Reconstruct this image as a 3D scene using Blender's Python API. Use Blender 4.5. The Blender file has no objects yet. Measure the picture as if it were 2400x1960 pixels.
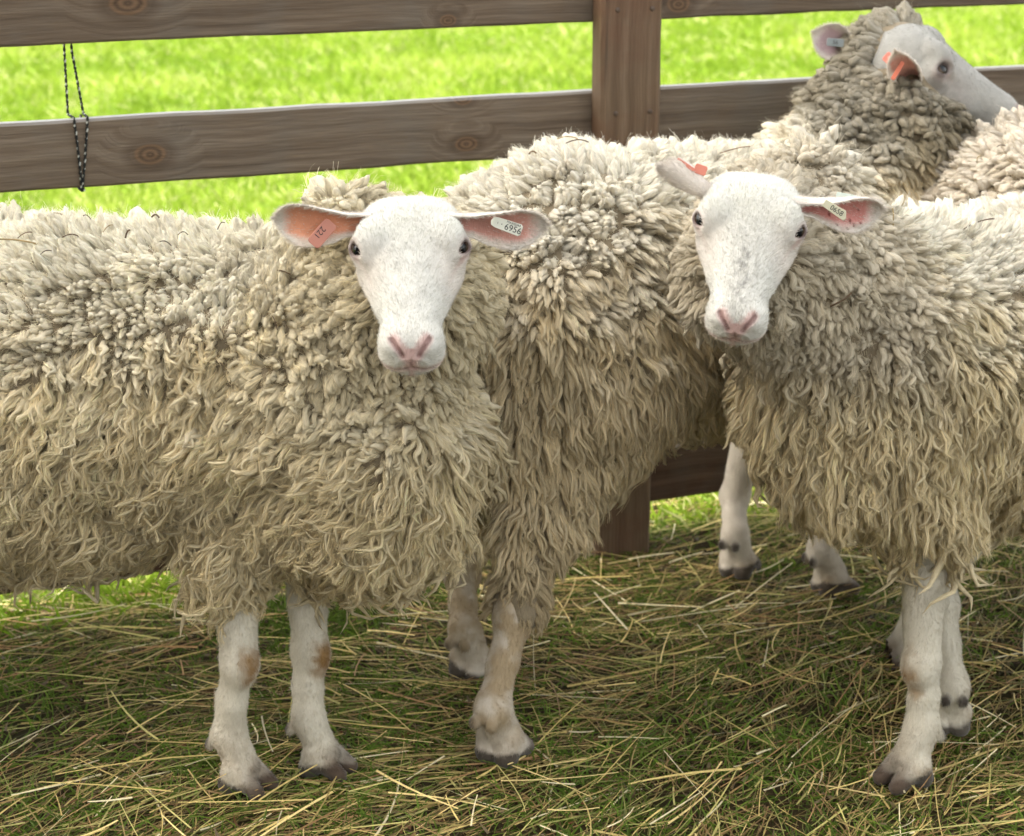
import bpy, math, random
import numpy as np
from math import radians, sin, cos, tan, pi, atan
sc = bpy.context.scene
rng = np.random.default_rng(11)
random.seed(5)

# ------------------------------------------------------------------ camera
H, PITCH, FPX = 1.30, radians(17.4), 4478.0        # focal length in pixels of a 2400 px wide frame
cam_d = bpy.data.cameras.new('camera'); cam = bpy.data.objects.new('camera', cam_d)
sc.collection.objects.link(cam); sc.camera = cam
cam.location = (0, 0, H); cam.rotation_euler = (pi/2 - PITCH, 0, 0)
cam_d.sensor_width = 36; cam_d.lens = 36*FPX/2400
cam_d.clip_start = 0.05; cam_d.clip_end = 600
cam_d.dof.use_dof = True; cam_d.dof.focus_distance = 2.42; cam_d.dof.aperture_fstop = 7.0
sc.render.resolution_x, sc.render.resolution_y = 1024, 836

# ------------------------------------------------------------------ light
FA = radians(22.2)                                  # the fence recedes to the right by this angle
FT = np.array([cos(FA), sin(FA), 0.0]); FN = np.array([-sin(FA), cos(FA), 0.0])   # along the fence, out of the pen
F0 = np.array([0.215, 3.285, 0.0])                  # foot of the post
SUN_EL = radians(39)
to_sun = np.array([-FT[0]*cos(SUN_EL), -FT[1]*cos(SUN_EL), sin(SUN_EL)])
sd = bpy.data.lights.new('sun', 'SUN'); sd.energy = 2.9; sd.angle = radians(0.5); sd.color = (1.0, 0.95, 0.86)
so = bpy.data.objects.new('sun', sd); sc.collection.objects.link(so)
import mathutils
so.rotation_euler = mathutils.Vector(to_sun).to_track_quat('Z', 'Y').to_euler()
world = bpy.data.worlds.new('World'); sc.world = world; world.use_nodes = True
wn = world.node_tree; bg = wn.nodes['Background']
sky = wn.nodes.new('ShaderNodeTexSky'); sky.sky_type = 'NISHITA'; sky.sun_disc = False
sky.sun_elevation = SUN_EL; sky.sun_rotation = math.atan2(to_sun[0], to_sun[1])
sky.air_density = 1.0; sky.dust_density = 3.0; sky.ozone_density = 1.0
hs_ = wn.nodes.new('ShaderNodeHueSaturation'); hs_.inputs['Saturation'].default_value = 0.30      # thin high cloud: a whiter sky
tn_ = wn.nodes.new('ShaderNodeMix'); tn_.data_type = 'RGBA'; tn_.blend_type = 'MULTIPLY'; tn_.inputs[0].default_value = 1.0; tn_.inputs[7].default_value = (1.035, 1.0, 0.915, 1)
wn.links.new(sky.outputs[0], hs_.inputs['Color']); wn.links.new(hs_.outputs[0], tn_.inputs[6]); wn.links.new(tn_.outputs[2], bg.inputs[0]); bg.inputs[1].default_value = 0.15
sc.view_settings.view_transform = 'Standard'; sc.view_settings.look = 'None'
sc.view_settings.exposure = 2.22; sc.view_settings.gamma = 1.0
sc.cycles.max_bounces = 6; sc.cycles.diffuse_bounces = 3; sc.cycles.transparent_max_bounces = 6
sc.cycles.use_denoising = True

# ------------------------------------------------------------------ helpers
def A(*v): return np.array(v, dtype=np.float64)
def nrm(v):
    v = np.asarray(v, float); return v/np.maximum(np.linalg.norm(v, axis=-1, keepdims=True), 1e-9)
CP, SP = cos(PITCH), sin(PITCH)
def ray(px, py):
    a, b = (px-1200)/FPX, (py-980)/FPX
    return A(a, CP - b*SP, -SP - b*CP)
def W(px, py, Y):                                   # a picture position at distance Y as a point of the place
    d = ray(px, py); t = Y/d[1]; return A(0, 0, H) + d*t
def G(px, py, z=0.0):
    d = ray(px, py); t = (z-H)/d[2]; return A(0, 0, H) + d*t
def Wf(px, py, off=0.0):                            # on the plane of the fence
    d = ray(px, py); o = A(0, 0, H); p0 = F0 + FN*off
    t = np.dot(p0-o, FN)/np.dot(d, FN); return o + d*t

def mesh(name, V, quads=None, tris=None, mat=None, parent=None, col=None, luv=None, smooth=True, mats=None, fmat=None):
    V = np.asarray(V, np.float32).reshape(-1, 3)
    base = np.array(parent.get('base', (0, 0, 0))) if parent is not None else np.zeros(3)
    V = V - base.astype(np.float32)
    me = bpy.data.meshes.new(name)
    q = np.zeros((0, 4), np.int32) if quads is None else np.asarray(quads, np.int32).reshape(-1, 4)
    t = np.zeros((0, 3), np.int32) if tris is None else np.asarray(tris, np.int32).reshape(-1, 3)
    me.vertices.add(len(V)); me.vertices.foreach_set('co', V.ravel())
    me.loops.add(q.size+t.size); me.loops.foreach_set('vertex_index', np.concatenate([q.ravel(), t.ravel()]))
    me.polygons.add(len(q)+len(t))
    ls = np.concatenate([np.arange(len(q))*4, q.size+np.arange(len(t))*3]).astype(np.int32)
    me.polygons.foreach_set('loop_start', ls)
    if fmat is not None: me.polygons.foreach_set('material_index', np.asarray(fmat, np.int32))
    me.update(calc_edges=True)
    me.polygons.foreach_set('use_smooth', np.full(len(q)+len(t), smooth))
    if col is not None:
        a = me.color_attributes.new('Col', 'FLOAT_COLOR', 'POINT')
        c = np.ones((len(V), 4), np.float32); c[:, :3] = col; a.data.foreach_set('color', c.ravel())
    if luv is not None:
        a = me.attributes.new('luv', 'FLOAT_VECTOR', 'POINT'); a.data.foreach_set('vector', np.asarray(luv, np.float32).ravel())
    for m in (mats or [mat]):
        if m: me.materials.append(m)
    me.validate(clean_customdata=False)
    o = bpy.data.objects.new(name, me); sc.collection.objects.link(o)
    if parent is not None: o.parent = parent; o['base'] = [float(v) for v in base]
    return o
def empty(name, base):
    o = bpy.data.objects.new(name, None); sc.collection.objects.link(o); o.location = tuple(base)
    o['base'] = [float(v) for v in base]; o.empty_display_size = 0.1; return o
def tag(o, label=None, cat=None, group=None, kind=None):
    if label: o['label'] = label
    if cat: o['category'] = cat
    if group: o['group'] = group
    if kind: o['kind'] = kind
    return o

# value noise, vectorised
NTAB = rng.random(4096).astype(np.float32)
_perm = rng.permutation(4096)
def vnoise(P, seed=0):
    P = np.asarray(P, np.float64) + seed*17.37 + 500
    i = np.floor(P).astype(np.int64); f = P - i; f = f*f*(3-2*f); r = 0
    for dx in (0, 1):
        for dy in (0, 1):
            for dz in (0, 1):
                h = _perm[(_perm[(_perm[(i[:, 0]+dx) & 4095]+i[:, 1]+dy) & 4095]+i[:, 2]+dz) & 4095]
                w = (f[:, 0] if dx else 1-f[:, 0])*(f[:, 1] if dy else 1-f[:, 1])*(f[:, 2] if dz else 1-f[:, 2])
                r = r + w*NTAB[h]
    return r*2-1
def vnoise3(P, seed=0): return np.stack([vnoise(P, seed+k*3+1) for k in range(3)], 1)

# ------------------------------------------------------------------ materials
class NT:
    def __init__(s, name):
        s.m = bpy.data.materials.new(name); s.m.use_nodes = True; s.t = s.m.node_tree; s.b = s.t.nodes['Principled BSDF']
        s.out = s.t.nodes['Material Output']
    def n(s, ty, **kw):
        x = s.t.nodes.new(ty)
        for k, v in kw.items():
            if k.startswith('i_'):
                key = k[2:]; key = int(key) if key.isdigit() else key.replace('_', ' ')
                if isinstance(v, (bpy.types.NodeSocket,)): s.t.links.new(v, x.inputs[key])
                else: x.inputs[key].default_value = v
            else: setattr(x, k, v)
        return x
    def l(s, a, b): s.t.links.new(a, b)
    def math(s, op, a, b=0.0, c=0.0): return s.n('ShaderNodeMath', operation=op, i_0=a, i_1=b, i_2=c).outputs[0]
    def ramp(s, f, stops):
        r = s.n('ShaderNodeValToRGB', i_0=f); e = r.color_ramp.elements
        while len(e) < len(stops): e.new(0.5)
        for k, (p, c) in enumerate(stops): e[k].position = p; e[k].color = (*c, 1)
        return r.outputs[0]
    def mix(s, f, a, b, bt='MIX'):
        x = s.n('ShaderNodeMix', data_type='RGBA', blend_type=bt)
        for k, v in ((0, f), (6, a), (7, b)):
            if isinstance(v, bpy.types.NodeSocket): s.l(v, x.inputs[k])
            else: x.inputs[k].default_value = v if k == 0 else (*v, 1)
        return x.outputs[2]

def mat_attr(name, rough=0.85, sheen=0.0, transl=0.0, bump=0.0, bscale=300.0, bvec=None, stretch=(1, 1, 1), var=0.0, spec=0.3, coat=0.0):
    n = NT(name); b = n.b
    at = n.n('ShaderNodeAttribute', attribute_name='Col')
    c = at.outputs['Color']
    vec = n.n('ShaderNodeAttribute', attribute_name='luv').outputs['Vector'] if bvec == 'luv' else n.n('ShaderNodeTexCoord').outputs['Object']
    mp = n.n('ShaderNodeMapping', i_Vector=vec); mp.inputs['Scale'].default_value = stretch
    no = n.n('ShaderNodeTexNoise', i_Vector=mp.outputs[0], i_Scale=bscale, i_Detail=3.0, i_Roughness=0.65)
    if var:
        f = n.n('ShaderNodeMapRange', i_0=no.outputs[0], i_1=0.25, i_2=0.75, i_3=1-var, i_4=1+var).outputs[0]
        vm = n.n('ShaderNodeVectorMath', operation='SCALE', i_0=c, i_Scale=f); c = vm.outputs[0]
    n.l(c, b.inputs['Base Color'])
    b.inputs['Roughness'].default_value = rough; b.inputs['Specular IOR Level'].default_value = spec
    if sheen:
        b.inputs['Sheen Weight'].default_value = sheen; b.inputs['Sheen Roughness'].default_value = 0.5
    if coat: b.inputs['Coat Weight'].default_value = coat
    if bump:
        bp = n.n('ShaderNodeBump', i_Strength=bump, i_Distance=0.002 if bvec is None else 0.003, i_Height=no.outputs[0]); n.l(bp.outputs[0], b.inputs['Normal'])
    if transl:
        tr = n.n('ShaderNodeBsdfTranslucent'); n.l(c, tr.inputs[0])
        mx = n.n('ShaderNodeMixShader', i_0=transl); n.l(b.outputs[0], mx.inputs[1]); n.l(tr.outputs[0], mx.inputs[2]); n.l(mx.outputs[0], n.out.inputs[0])
    return n.m
M_WOOL = mat_attr('wool', 0.95, sheen=0.15, transl=0.12, bump=0.9, bscale=2.6, bvec='luv', stretch=(1.4, 1.4, 0.5), var=0.16, spec=0.1)
M_FUZZ = mat_attr('wool_fibre', 0.9, transl=0.35, spec=0.1)
M_SKIN = mat_attr('sheep_skin', 0.75, sheen=0.2, bump=0.5, bscale=520, stretch=(1, 1, 0.35), var=0.07, spec=0.2)
M_HAIR = mat_attr('short_hair', 0.8, transl=0.3, spec=0.15)
M_TAG = mat_attr('tag_plastic', 0.45, transl=0.25, bump=0.05, bscale=90, spec=0.4)
M_STRAW = mat_attr('straw', 0.6, transl=0.25, bump=0.3, bscale=160, var=0.25, spec=0.35)
M_GRASS = mat_attr('grass', 0.55, transl=0.45, bump=0.1, bscale=60, var=0.15, spec=0.3)
M_CORD = mat_attr('cord', 0.7, bump=0.6, bscale=700, var=0.15)
def mat_plain(name, col, rough=0.5, coat=0.0, noise=30.0, amt=0.1, spec=0.5):
    n = NT(name)
    no = n.n('ShaderNodeTexNoise', i_Vector=n.n('ShaderNodeTexCoord').outputs['Object'], i_Scale=noise, i_Detail=4.0)
    c = n.mix(no.outputs[0], tuple(v*(1-amt) for v in col), tuple(min(1, v*(1+amt)) for v in col))
    n.l(c, n.b.inputs['Base Color']); n.b.inputs['Roughness'].default_value = rough; n.b.inputs['Coat Weight'].default_value = coat
    n.b.inputs['Specular IOR Level'].default_value = spec
    return n.m
M_INK = mat_plain('ink', (0.015, 0.015, 0.018), 0.6)

def mat_eye():
    n = NT('eye_gloss'); at = n.n('ShaderNodeAttribute', attribute_name='Col')
    n.l(at.outputs['Color'], n.b.inputs['Base Color']); n.b.inputs['Roughness'].default_value = 0.16
    n.b.inputs['Specular IOR Level'].default_value = 0.35; n.b.inputs['Coat Weight'].default_value = 0.05; n.b.inputs['Coat Roughness'].default_value = 0.04
    return n.m
M_EYE = mat_eye()

def mat_wood(name, knots, tint=(1, 1, 1), vertical=False, red=0.0):
    tint = (tint[0]*.74, tint[1]*.70, tint[2]*.66)
    n = NT(name); tc = n.n('ShaderNodeTexCoord').outputs['Object']
    # object axes: x along the board, z across
    kn = None
    warp = n.n('ShaderNodeTexNoise', i_Vector=tc, i_Scale=3.5, i_Detail=2.0)
    for (kx, kz, s) in knots:
        sub = n.n('ShaderNodeVectorMath', operation='SUBTRACT', i_0=tc); sub.inputs[1].default_value = (kx, 0, kz)
        scl = n.n('ShaderNodeVectorMath', operation='MULTIPLY', i_0=sub.outputs[0]); scl.inputs[1].default_value = (0.62/s, 0.0, 1.0/s) if not vertical else (1/s, 0.0, 0.5/s)
        ln = n.n('ShaderNodeVectorMath', operation='LENGTH', i_0=scl.outputs[0]).outputs['Value']
        kn = ln if kn is None else n.math('SMOOTH_MIN', kn, ln, 0.01)
    if kn is None: kn = n.n('ShaderNodeValue').outputs[0]; kn.node.outputs[0].default_value = 9.0
    infl = n.n('ShaderNodeMapRange', i_0=kn, i_1=0.0, i_2=2.6, i_3=1.0, i_4=0.0).outputs[0]    # near a knot the grain bends round it
    z = n.n('ShaderNodeSeparateXYZ', i_0=tc)
    zz = z.outputs[0] if vertical else z.outputs[2]; xx = z.outputs[2] if vertical else z.outputs[0]
    g0 = n.math('MULTIPLY_ADD', warp.outputs[0], 0.035, zz)
    g1 = n.math('MULTIPLY_ADD', n.math('MULTIPLY', infl, kn), 0.03, g0)
    cv = n.n('ShaderNodeCombineXYZ', i_0=n.math('MULTIPLY', xx, 0.9), i_1=n.math('MULTIPLY', z.outputs[1], 20.0), i_2=n.math('MULTIPLY', g1, 70.0))
    grain = n.n('ShaderNodeTexNoise', i_Vector=cv.outputs[0], i_Scale=1.0, i_Detail=6.0, i_Roughness=0.62).outputs[0]
    cf = n.n('ShaderNodeCombineXYZ', i_0=n.math('MULTIPLY', xx, 14.0), i_1=z.outputs[1], i_2=n.math('MULTIPLY', zz, 260.0))
    fine = n.n('ShaderNodeTexNoise', i_Vector=cf.outputs[0], i_Scale=1.0, i_Detail=3.0).outputs[0]
    blot = n.n('ShaderNodeTexNoise', i_Vector=tc, i_Scale=6.0, i_Detail=5.0, i_Roughness=0.6).outputs[0]
    t = tint
    c = n.ramp(grain, [(0.30, (0.115*t[0], 0.086*t[1], 0.062*t[2])), (0.5, (0.205*t[0], 0.162*t[1], 0.122*t[2])), (0.70, (0.28*t[0], 0.235*t[1], 0.19*t[2]))])
    c = n.mix(n.n('ShaderNodeMapRange', i_0=fine, i_1=0.3, i_2=0.7, i_3=0.0, i_4=0.42).outputs[0], c, (0.10*t[0], 0.078*t[1], 0.062*t[2]))
    bl = n.n('ShaderNodeMapRange', i_0=blot, i_1=0.45, i_2=0.75, i_3=0.0, i_4=0.55 if red < .5 else .8).outputs[0]
    c = n.mix(bl, c, (0.13, 0.12, 0.105) if red < 0.5 else (0.11, 0.045, 0.025))
    rings = n.math('SINE', n.math('MULTIPLY_ADD', grain, 5.0, n.math('MULTIPLY', kn, 17.0)))
    kcol = n.mix(n.n('ShaderNodeMapRange', i_0=rings, i_1=-1.0, i_2=1.0, i_3=0.0, i_4=1.0).outputs[0], (0.060, 0.034, 0.018), (0.150, 0.088, 0.048))
    kf = n.n('ShaderNodeMapRange', i_0=kn, i_1=0.7, i_2=0.95, i_3=0.8, i_4=0.0).outputs[0]
    c = n.mix(kf, c, kcol)
    edge = n.math('MULTIPLY', n.n('ShaderNodeMapRange', i_0=kn, i_1=0.75, i_2=0.98, i_3=0.0, i_4=1.0).outputs[0], n.n('ShaderNodeMapRange', i_0=kn, i_1=0.98, i_2=1.5, i_3=0.5, i_4=0.0).outputs[0])
    c = n.mix(edge, c, (0.05, 0.03, 0.018))
    sn = n.n('ShaderNodeSeparateXYZ', i_0=n.n('ShaderNodeTexCoord').outputs['Normal'])      # sky light on the sawn top edge, painted in as a paler tone
    if not vertical: c = n.mix(n.n('ShaderNodeMapRange', i_0=sn.outputs[2], i_1=.6, i_2=.9, i_3=0.0, i_4=.8).outputs[0], c, (.42, .42, .41))
    crk = n.n('ShaderNodeTexNoise', i_Vector=n.n('ShaderNodeCombineXYZ', i_0=n.math('MULTIPLY', xx, 2.2), i_1=z.outputs[1], i_2=n.math('MULTIPLY', zz, 95.0)).outputs[0], i_Scale=1.0, i_Detail=2.0).outputs[0]
    c = n.mix(n.n('ShaderNodeMapRange', i_0=crk, i_1=.67, i_2=.73, i_3=0.0, i_4=.6).outputs[0], c, (.045, .032, .022))
    n.l(c, n.b.inputs['Base Color']); n.b.inputs['Roughness'].default_value = 0.8; n.b.inputs['Specular IOR Level'].default_value = 0.25
    hsum = n.math('ADD', grain, n.math('MULTIPLY', fine, 0.5))
    bp = n.n('ShaderNodeBump', i_Strength=0.8, i_Distance=0.004, i_Height=hsum); n.l(bp.outputs[0], n.b.inputs['Normal'])
    return n.m

# ------------------------------------------------------------------ ribbons (straw, grass, fibres)
def ribbons(P, D, L, Wd, bend, nseg, taper=1.0, up=(0, 0, 1), wave=None):
    """N tapered strips: root P, direction D, length L, width Wd, bend vector."""
    N = len(P); s = np.linspace(0, 1, nseg+1)
    spine = P[:, None, :] + D[:, None, :]*(L[:, None]*s)[..., None] + bend[:, None, :]*(s**2)[None, :, None]
    if wave is not None:
        amp, fr, ph, b1 = wave
        spine = spine + b1[:, None, :]*(amp[:, None]*np.sin(fr[:, None]*s + ph[:, None])*s)[..., None]
    tng = nrm(np.gradient(spine, axis=1))
    u = np.broadcast_to(np.asarray(up, float), (N, 3)); side = nrm(np.cross(tng, u[:, None, :])+1e-6)
    w = (Wd[:, None]*0.5)*(1-taper*s[None, :]**1.5)
    a = spine + side*w[..., None]; b = spine - side*w[..., None]
    V = np.stack([a, b], 2).reshape(-1, 3)
    base = (np.arange(N)*(2*(nseg+1)))[:, None] + (np.arange(nseg)*2)[None, :]
    q = np.stack([base, base+1, base+3, base+2], -1).reshape(-1, 4)
    return V, q, np.repeat(np.arange(N), 2*(nseg+1)), np.tile(np.repeat(s, 2), N)

# ------------------------------------------------------------------ ground
def pen_side(P): return (P[:, :2]-F0[:2]) @ FN[:2]          # <0 inside the pen
def ground_h(x, y):
    p = np.stack([x, y, np.zeros_like(x)], 1)
    return 0.012*vnoise(p*3.1, 3) + 0.006*vnoise(p*9.0, 4)
def mat_ground():
    n = NT('soil'); tc = n.n('ShaderNodeTexCoord').outputs['Object']
    a = n.n('ShaderNodeTexNoise', i_Vector=tc, i_Scale=5.0, i_Detail=8.0, i_Roughness=0.7).outputs[0]
    b = n.n('ShaderNodeTexNoise', i_Vector=tc, i_Scale=90.0, i_Detail=6.0, i_Roughness=0.7).outputs[0]
    c = n.ramp(a, [(0.3, (0.035, 0.025, 0.012)), (0.5, (0.060, 0.045, 0.020)), (0.65, (0.040, 0.045, 0.014)), (0.8, (0.085, 0.062, 0.032))])
    c = n.mix(n.n('ShaderNodeMapRange', i_0=b, i_1=0.35, i_2=0.7, i_3=0.0, i_4=0.7).outputs[0], c, (0.028, 0.020, 0.011))
    # beyond the fence: a meadow floor
    dt = n.n('ShaderNodeVectorMath', operation='DOT_PRODUCT', i_0=tc); dt.inputs[1].default_value = tuple(FN)
    e = n.math('SUBTRACT', dt.outputs['Value'], float(np.dot(F0, FN))+0.1)
    f = n.n('ShaderNodeMapRange', i_0=n.math('MULTIPLY_ADD', a, 0.8, e), i_1=0.35, i_2=0.95, i_3=0.0, i_4=1.0).outputs[0]
    m = n.n('ShaderNodeTexNoise', i_Vector=tc, i_Scale=2.2, i_Detail=6.0, i_Roughness=0.65).outputs[0]
    g = n.ramp(m, [(0.3, (0.07, 0.14, 0.012)), (0.5, (0.13, 0.21, 0.018)), (0.7, (0.20, 0.25, 0.035))])
    c = n.mix(f, c, g)
    n.l(c, n.b.inputs['Base Color']); n.b.inputs['Roughness'].default_value = 0.95; n.b.inputs['Specular IOR Level'].default_value = 0.1
    bp = n.n('ShaderNodeBump', i_Strength=0.8, i_Distance=0.012, i_Height=b); n.l(bp.outputs[0], n.b.inputs['Normal'])
    return n.m
xs = np.concatenate([[-300, -100, -40, -15, -6], np.linspace(-3, 3, 121), [6, 15, 40, 100, 300]])
ys = np.concatenate([[-60, -20, -5, 0], np.linspace(1, 6, 101), [8, 12, 20, 40, 100, 300]])
X, Y = np.meshgrid(xs, ys, indexing='ij'); x, y = X.ravel(), Y.ravel()
z = ground_h(x, y)*((np.abs(x) < 4) & (y > .5) & (y < 7))
nx, ny = X.shape; ii, jj = np.meshgrid(np.arange(nx-1), np.arange(ny-1), indexing='ij'); i0 = (ii*ny+jj).ravel()
tag(mesh('ground', np.stack([x, y, z], 1), np.stack([i0, i0+ny, i0+ny+1, i0+1], 1), mat=mat_ground()), kind='structure',
    label='bare soil of the pen and meadow floor under the straw and grass')

# meadow grass beyond the fence
def meadow():
    N = 430000
    yy = 2.7 + 17*rng.random(N)**1.9; xx = (rng.random(N)*2-1)*(0.33*yy+0.5+np.where(rng.random(N) < .35, 2.2, 0))
    P = np.stack([xx, yy, np.zeros(N)], 1)
    s = pen_side(P); keep = (s > 0.05+0.12*rng.random(N)); P = P[keep]; s = s[keep]; N = len(P)
    near = np.clip(1-(s-0.1)/0.5, 0, 1); keep = rng.random(N) > near*0.55; P = P[keep]; N = len(P)
    dist = P[:, 1]; k = 0.75+dist/9
    patch = vnoise(P*1.3, 7); p2 = vnoise(P*5.0, 8)
    L = (0.030+0.035*rng.random(N))*k*(1+0.25*patch)
    D = nrm(np.stack([rng.normal(0, .45, N), rng.normal(0, .45, N), np.ones(N)], 1))
    bend = np.stack([rng.normal(0, .02, N), rng.normal(0, .02, N), -0.008*np.ones(N)], 1)*k[:, None]
    Wd = (0.0035+0.003*rng.random(N))*k*1.1
    V, q, idx, s_ = ribbons(P, D, L, Wd, bend, 2, up=(0.15, -1, 0.1))
    a, b, c, d = A(.17, .28, .018), A(.26, .38, .032), A(.37, .46, .075), A(.55, .55, .24)
    r = rng.random(N)+0.55*patch+0.3*p2
    col = np.where((r < .25)[:, None], a, np.where((r < .85)[:, None], b, c))
    col = np.where((rng.random(N) < 0.10+.08*p2)[:, None], d, col)*(0.8+0.4*rng.random(N))[:, None]
    V[:, 2] -= 0.003
    tag(mesh('meadow_grass', V, q, mat=M_GRASS, col=col[idx]), kind='stuff', label='bright green meadow grass beyond the fence', cat='grass')
meadow()

def pen_plants():
    # tufts of short grass in the pen
    T = 860; c = np.stack([rng.uniform(-1.5, 1.8, T), rng.uniform(1.7, 4.6, T), np.zeros(T)], 1)
    c = c[(pen_side(c) < 0.5)]; T = len(c); per = rng.integers(25, 130, T); idt = np.repeat(np.arange(T), per); N = len(idt)
    spread = 0.025+0.07*rng.random(T)
    P = c[idt]+np.stack([rng.normal(0, 1, N), rng.normal(0, 1, N), np.zeros(N)], 1)*spread[idt][:, None]
    P[:, 2] = ground_h(P[:, 0], P[:, 1])-0.002
    D = nrm(np.stack([rng.normal(0, .5, N), rng.normal(0, .5, N), np.full(N, .9)], 1))
    L = 0.015+0.035*rng.random(N); bend = np.stack([rng.normal(0, .02, N), rng.normal(0, .02, N), -0.012*np.ones(N)], 1)
    V, q, idx, s_ = ribbons(P, D, L, 0.0016+0.0022*rng.random(N), bend, 3, up=(0.1, -1, 0.2))
    col = np.where((rng.random(N) < .3)[:, None], A(.16, .25, .032), A(.11, .18, .024))*(0.7+0.7*rng.random(N))[:, None]
    tag(mesh('pen_grass', V, q, mat=M_GRASS, col=col[idx]), kind='stuff', label='short green grass growing through the trodden straw in the pen', cat='grass')
pen_plants()

def straw():
    Vs, Qs, Cs = [], [], []; off = 0
    for (N, l0, l1, w0, w1, zz, palette, flat, seg) in (
            (52000, .02, .10, .0008, .0020, .010, 'dark', .10, 3),
            (21000, .04, .17, .0012, .0026, .017, 'mid', .10, 4),
            (5200, .05, .21, .0014, .0034, .026, 'pale', .09, 5)):
        P = np.stack([rng.uniform(-1.5, 1.8, N), rng.uniform(1.75, 4.2, N), np.zeros(N)], 1)
        d = vnoise(P*2.4, 21)+0.5*vnoise(P*6, 22); keep = (pen_side(P) < 0.30+0.12*d) & (rng.random(N) < 0.78+0.65*d)
        P = P[keep]; N = len(P)
        P[:, 2] = ground_h(P[:, 0], P[:, 1])+rng.random(N)*zz+0.002
        an = rng.random(N)*2*pi; an = np.where(rng.random(N) < .6, 1.6*vnoise(P*1.7, 25)+rng.normal(0.1, .35, N)+pi*(rng.random(N) < .5), an)
        D = nrm(np.stack([np.cos(an), np.sin(an), rng.normal(0, flat, N)], 1))
        L = l0+(l1-l0)*rng.random(N)**1.8
        bend = np.stack([rng.normal(0, .12, N), rng.normal(0, .12, N), rng.normal(0, .02, N)], 1)*L[:, None]
        V, q, idx, s_ = ribbons(P, D, L, w0+(w1-w0)*rng.random(N), bend, seg, taper=.45, up=nrm(np.stack([rng.normal(0, .4, N), rng.normal(-.5, .4, N), np.ones(N)], 1)))
        V[:, 2] = np.maximum(V[:, 2], ground_h(V[:, 0], V[:, 1])+.001)
        pal = {'dark': [A(.19, .135, .045), A(.11, .070, .028), A(.13, .12, .032), A(.27, .195, .07), A(.08, .085, .022)],
               'mid': [A(.46, .345, .125), A(.33, .265, .09), A(.27, .17, .07), A(.24, .245, .07)],
               'pale': [A(.74, .58, .25), A(.60, .46, .17), A(.48, .43, .15), A(.74, .65, .42), A(.36, .21, .09)]}[palette]
        ci = rng.integers(0, len(pal), N); col = np.array(pal)[ci]*(0.8+0.75*rng.random(N))[:, None]
        Vs.append(V); Qs.append(q+off); Cs.append(col[idx]); off += len(V)
    # broken leaf and seed flakes between the stalks
    N = 9000; P = np.stack([rng.uniform(-1.5, 1.8, N), rng.uniform(1.8, 4.0, N), np.zeros(N)], 1); P = P[pen_side(P) < .25]; N = len(P)
    P[:, 2] = ground_h(P[:, 0], P[:, 1])+.004+.008*rng.random(N); an = rng.random(N)*2*pi
    D = nrm(np.stack([np.cos(an), np.sin(an), rng.normal(0, .25, N)], 1)); L = .006+.018*rng.random(N)
    V, q, idx, s_ = ribbons(P, D, L, .002+.005*rng.random(N), np.stack([rng.normal(0, .003, N)]*3, 1), 2, taper=.8, up=nrm(np.stack([rng.normal(0, .5, N), rng.normal(0, .5, N), np.ones(N)], 1)))
    pal = np.array([A(.14, .10, .05), A(.07, .045, .02), A(.20, .15, .08), A(.18, .08, .03)]); col = pal[rng.integers(0, 4, N)]
    Vs.append(V); Qs.append(q+off); Cs.append(col[idx])
    tag(mesh('straw', np.concatenate(Vs), np.concatenate(Qs), mat=M_STRAW, col=np.concatenate(Cs)), kind='stuff',
        label='loose straw and hay strewn over the trodden pen floor', cat='straw')
straw()

# ------------------------------------------------------------------ boards
def board(name, mat, size, loc, rotz, parent, bev=0.004, warp=0.0015, nseg=60, seed=0, along='x'):
    """A sawn board with soft worn edges; long axis x (or z for a post)."""
    L, Tk, Hh = size
    prof = [(-Tk/2, -Hh/2+bev), (-Tk/2, Hh/2-bev), (-Tk/2+bev, Hh/2), (Tk/2-bev, Hh/2), (Tk/2, Hh/2-bev), (Tk/2, -Hh/2+bev), (Tk/2-bev, -Hh/2), (-Tk/2+bev, -Hh/2)]
    prof = np.array(prof); n = len(prof); s = np.linspace(-L/2, L/2, nseg+1)
    V = np.zeros((nseg+1, n, 3)); V[:, :, 0] = s[:, None]; V[:, :, 1] = prof[:, 0]; V[:, :, 2] = prof[:, 1]
    nz = vnoise(V.reshape(-1, 3)*A(9, 25, 25), 40+seed).reshape(nseg+1, n)*warp + vnoise(V.reshape(-1, 3)*A(40, 25, 25), 50+seed).reshape(nseg+1, n)*warp*.5
    V[:, :, 2] += nz; V[:, :, 1] += nz*.4
    b = (np.arange(nseg)*n)[:, None]; k = np.arange(n)[None, :]; k2 = (k+1) % n
    q = np.stack([b+k, b+k2, b+n+k2, b+n+k], -1).reshape(-1, 4)
    Vv = V.reshape(-1, 3); m0 = len(Vv); Vv = np.vstack([Vv, [[-L/2, 0, 0], [L/2, 0, 0]]])
    k = np.arange(n); k2 = (k+1) % n
    t = np.vstack([np.stack([k2, k, np.full(n, m0)], 1), np.stack([nseg*n+k, nseg*n+k2, np.full(n, m0+1)], 1)])
    if along == 'z': Vv = np.stack([Vv[:, 2], Vv[:, 1], Vv[:, 0]], 1)
    o = mesh(name, Vv, q, t, mat=mat, smooth=False)
    o.parent = parent; base = np.array(parent['base']); o.location = tuple(np.asarray(loc)-base); o.rotation_euler = (0, 0, rotz)
    return o

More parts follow.
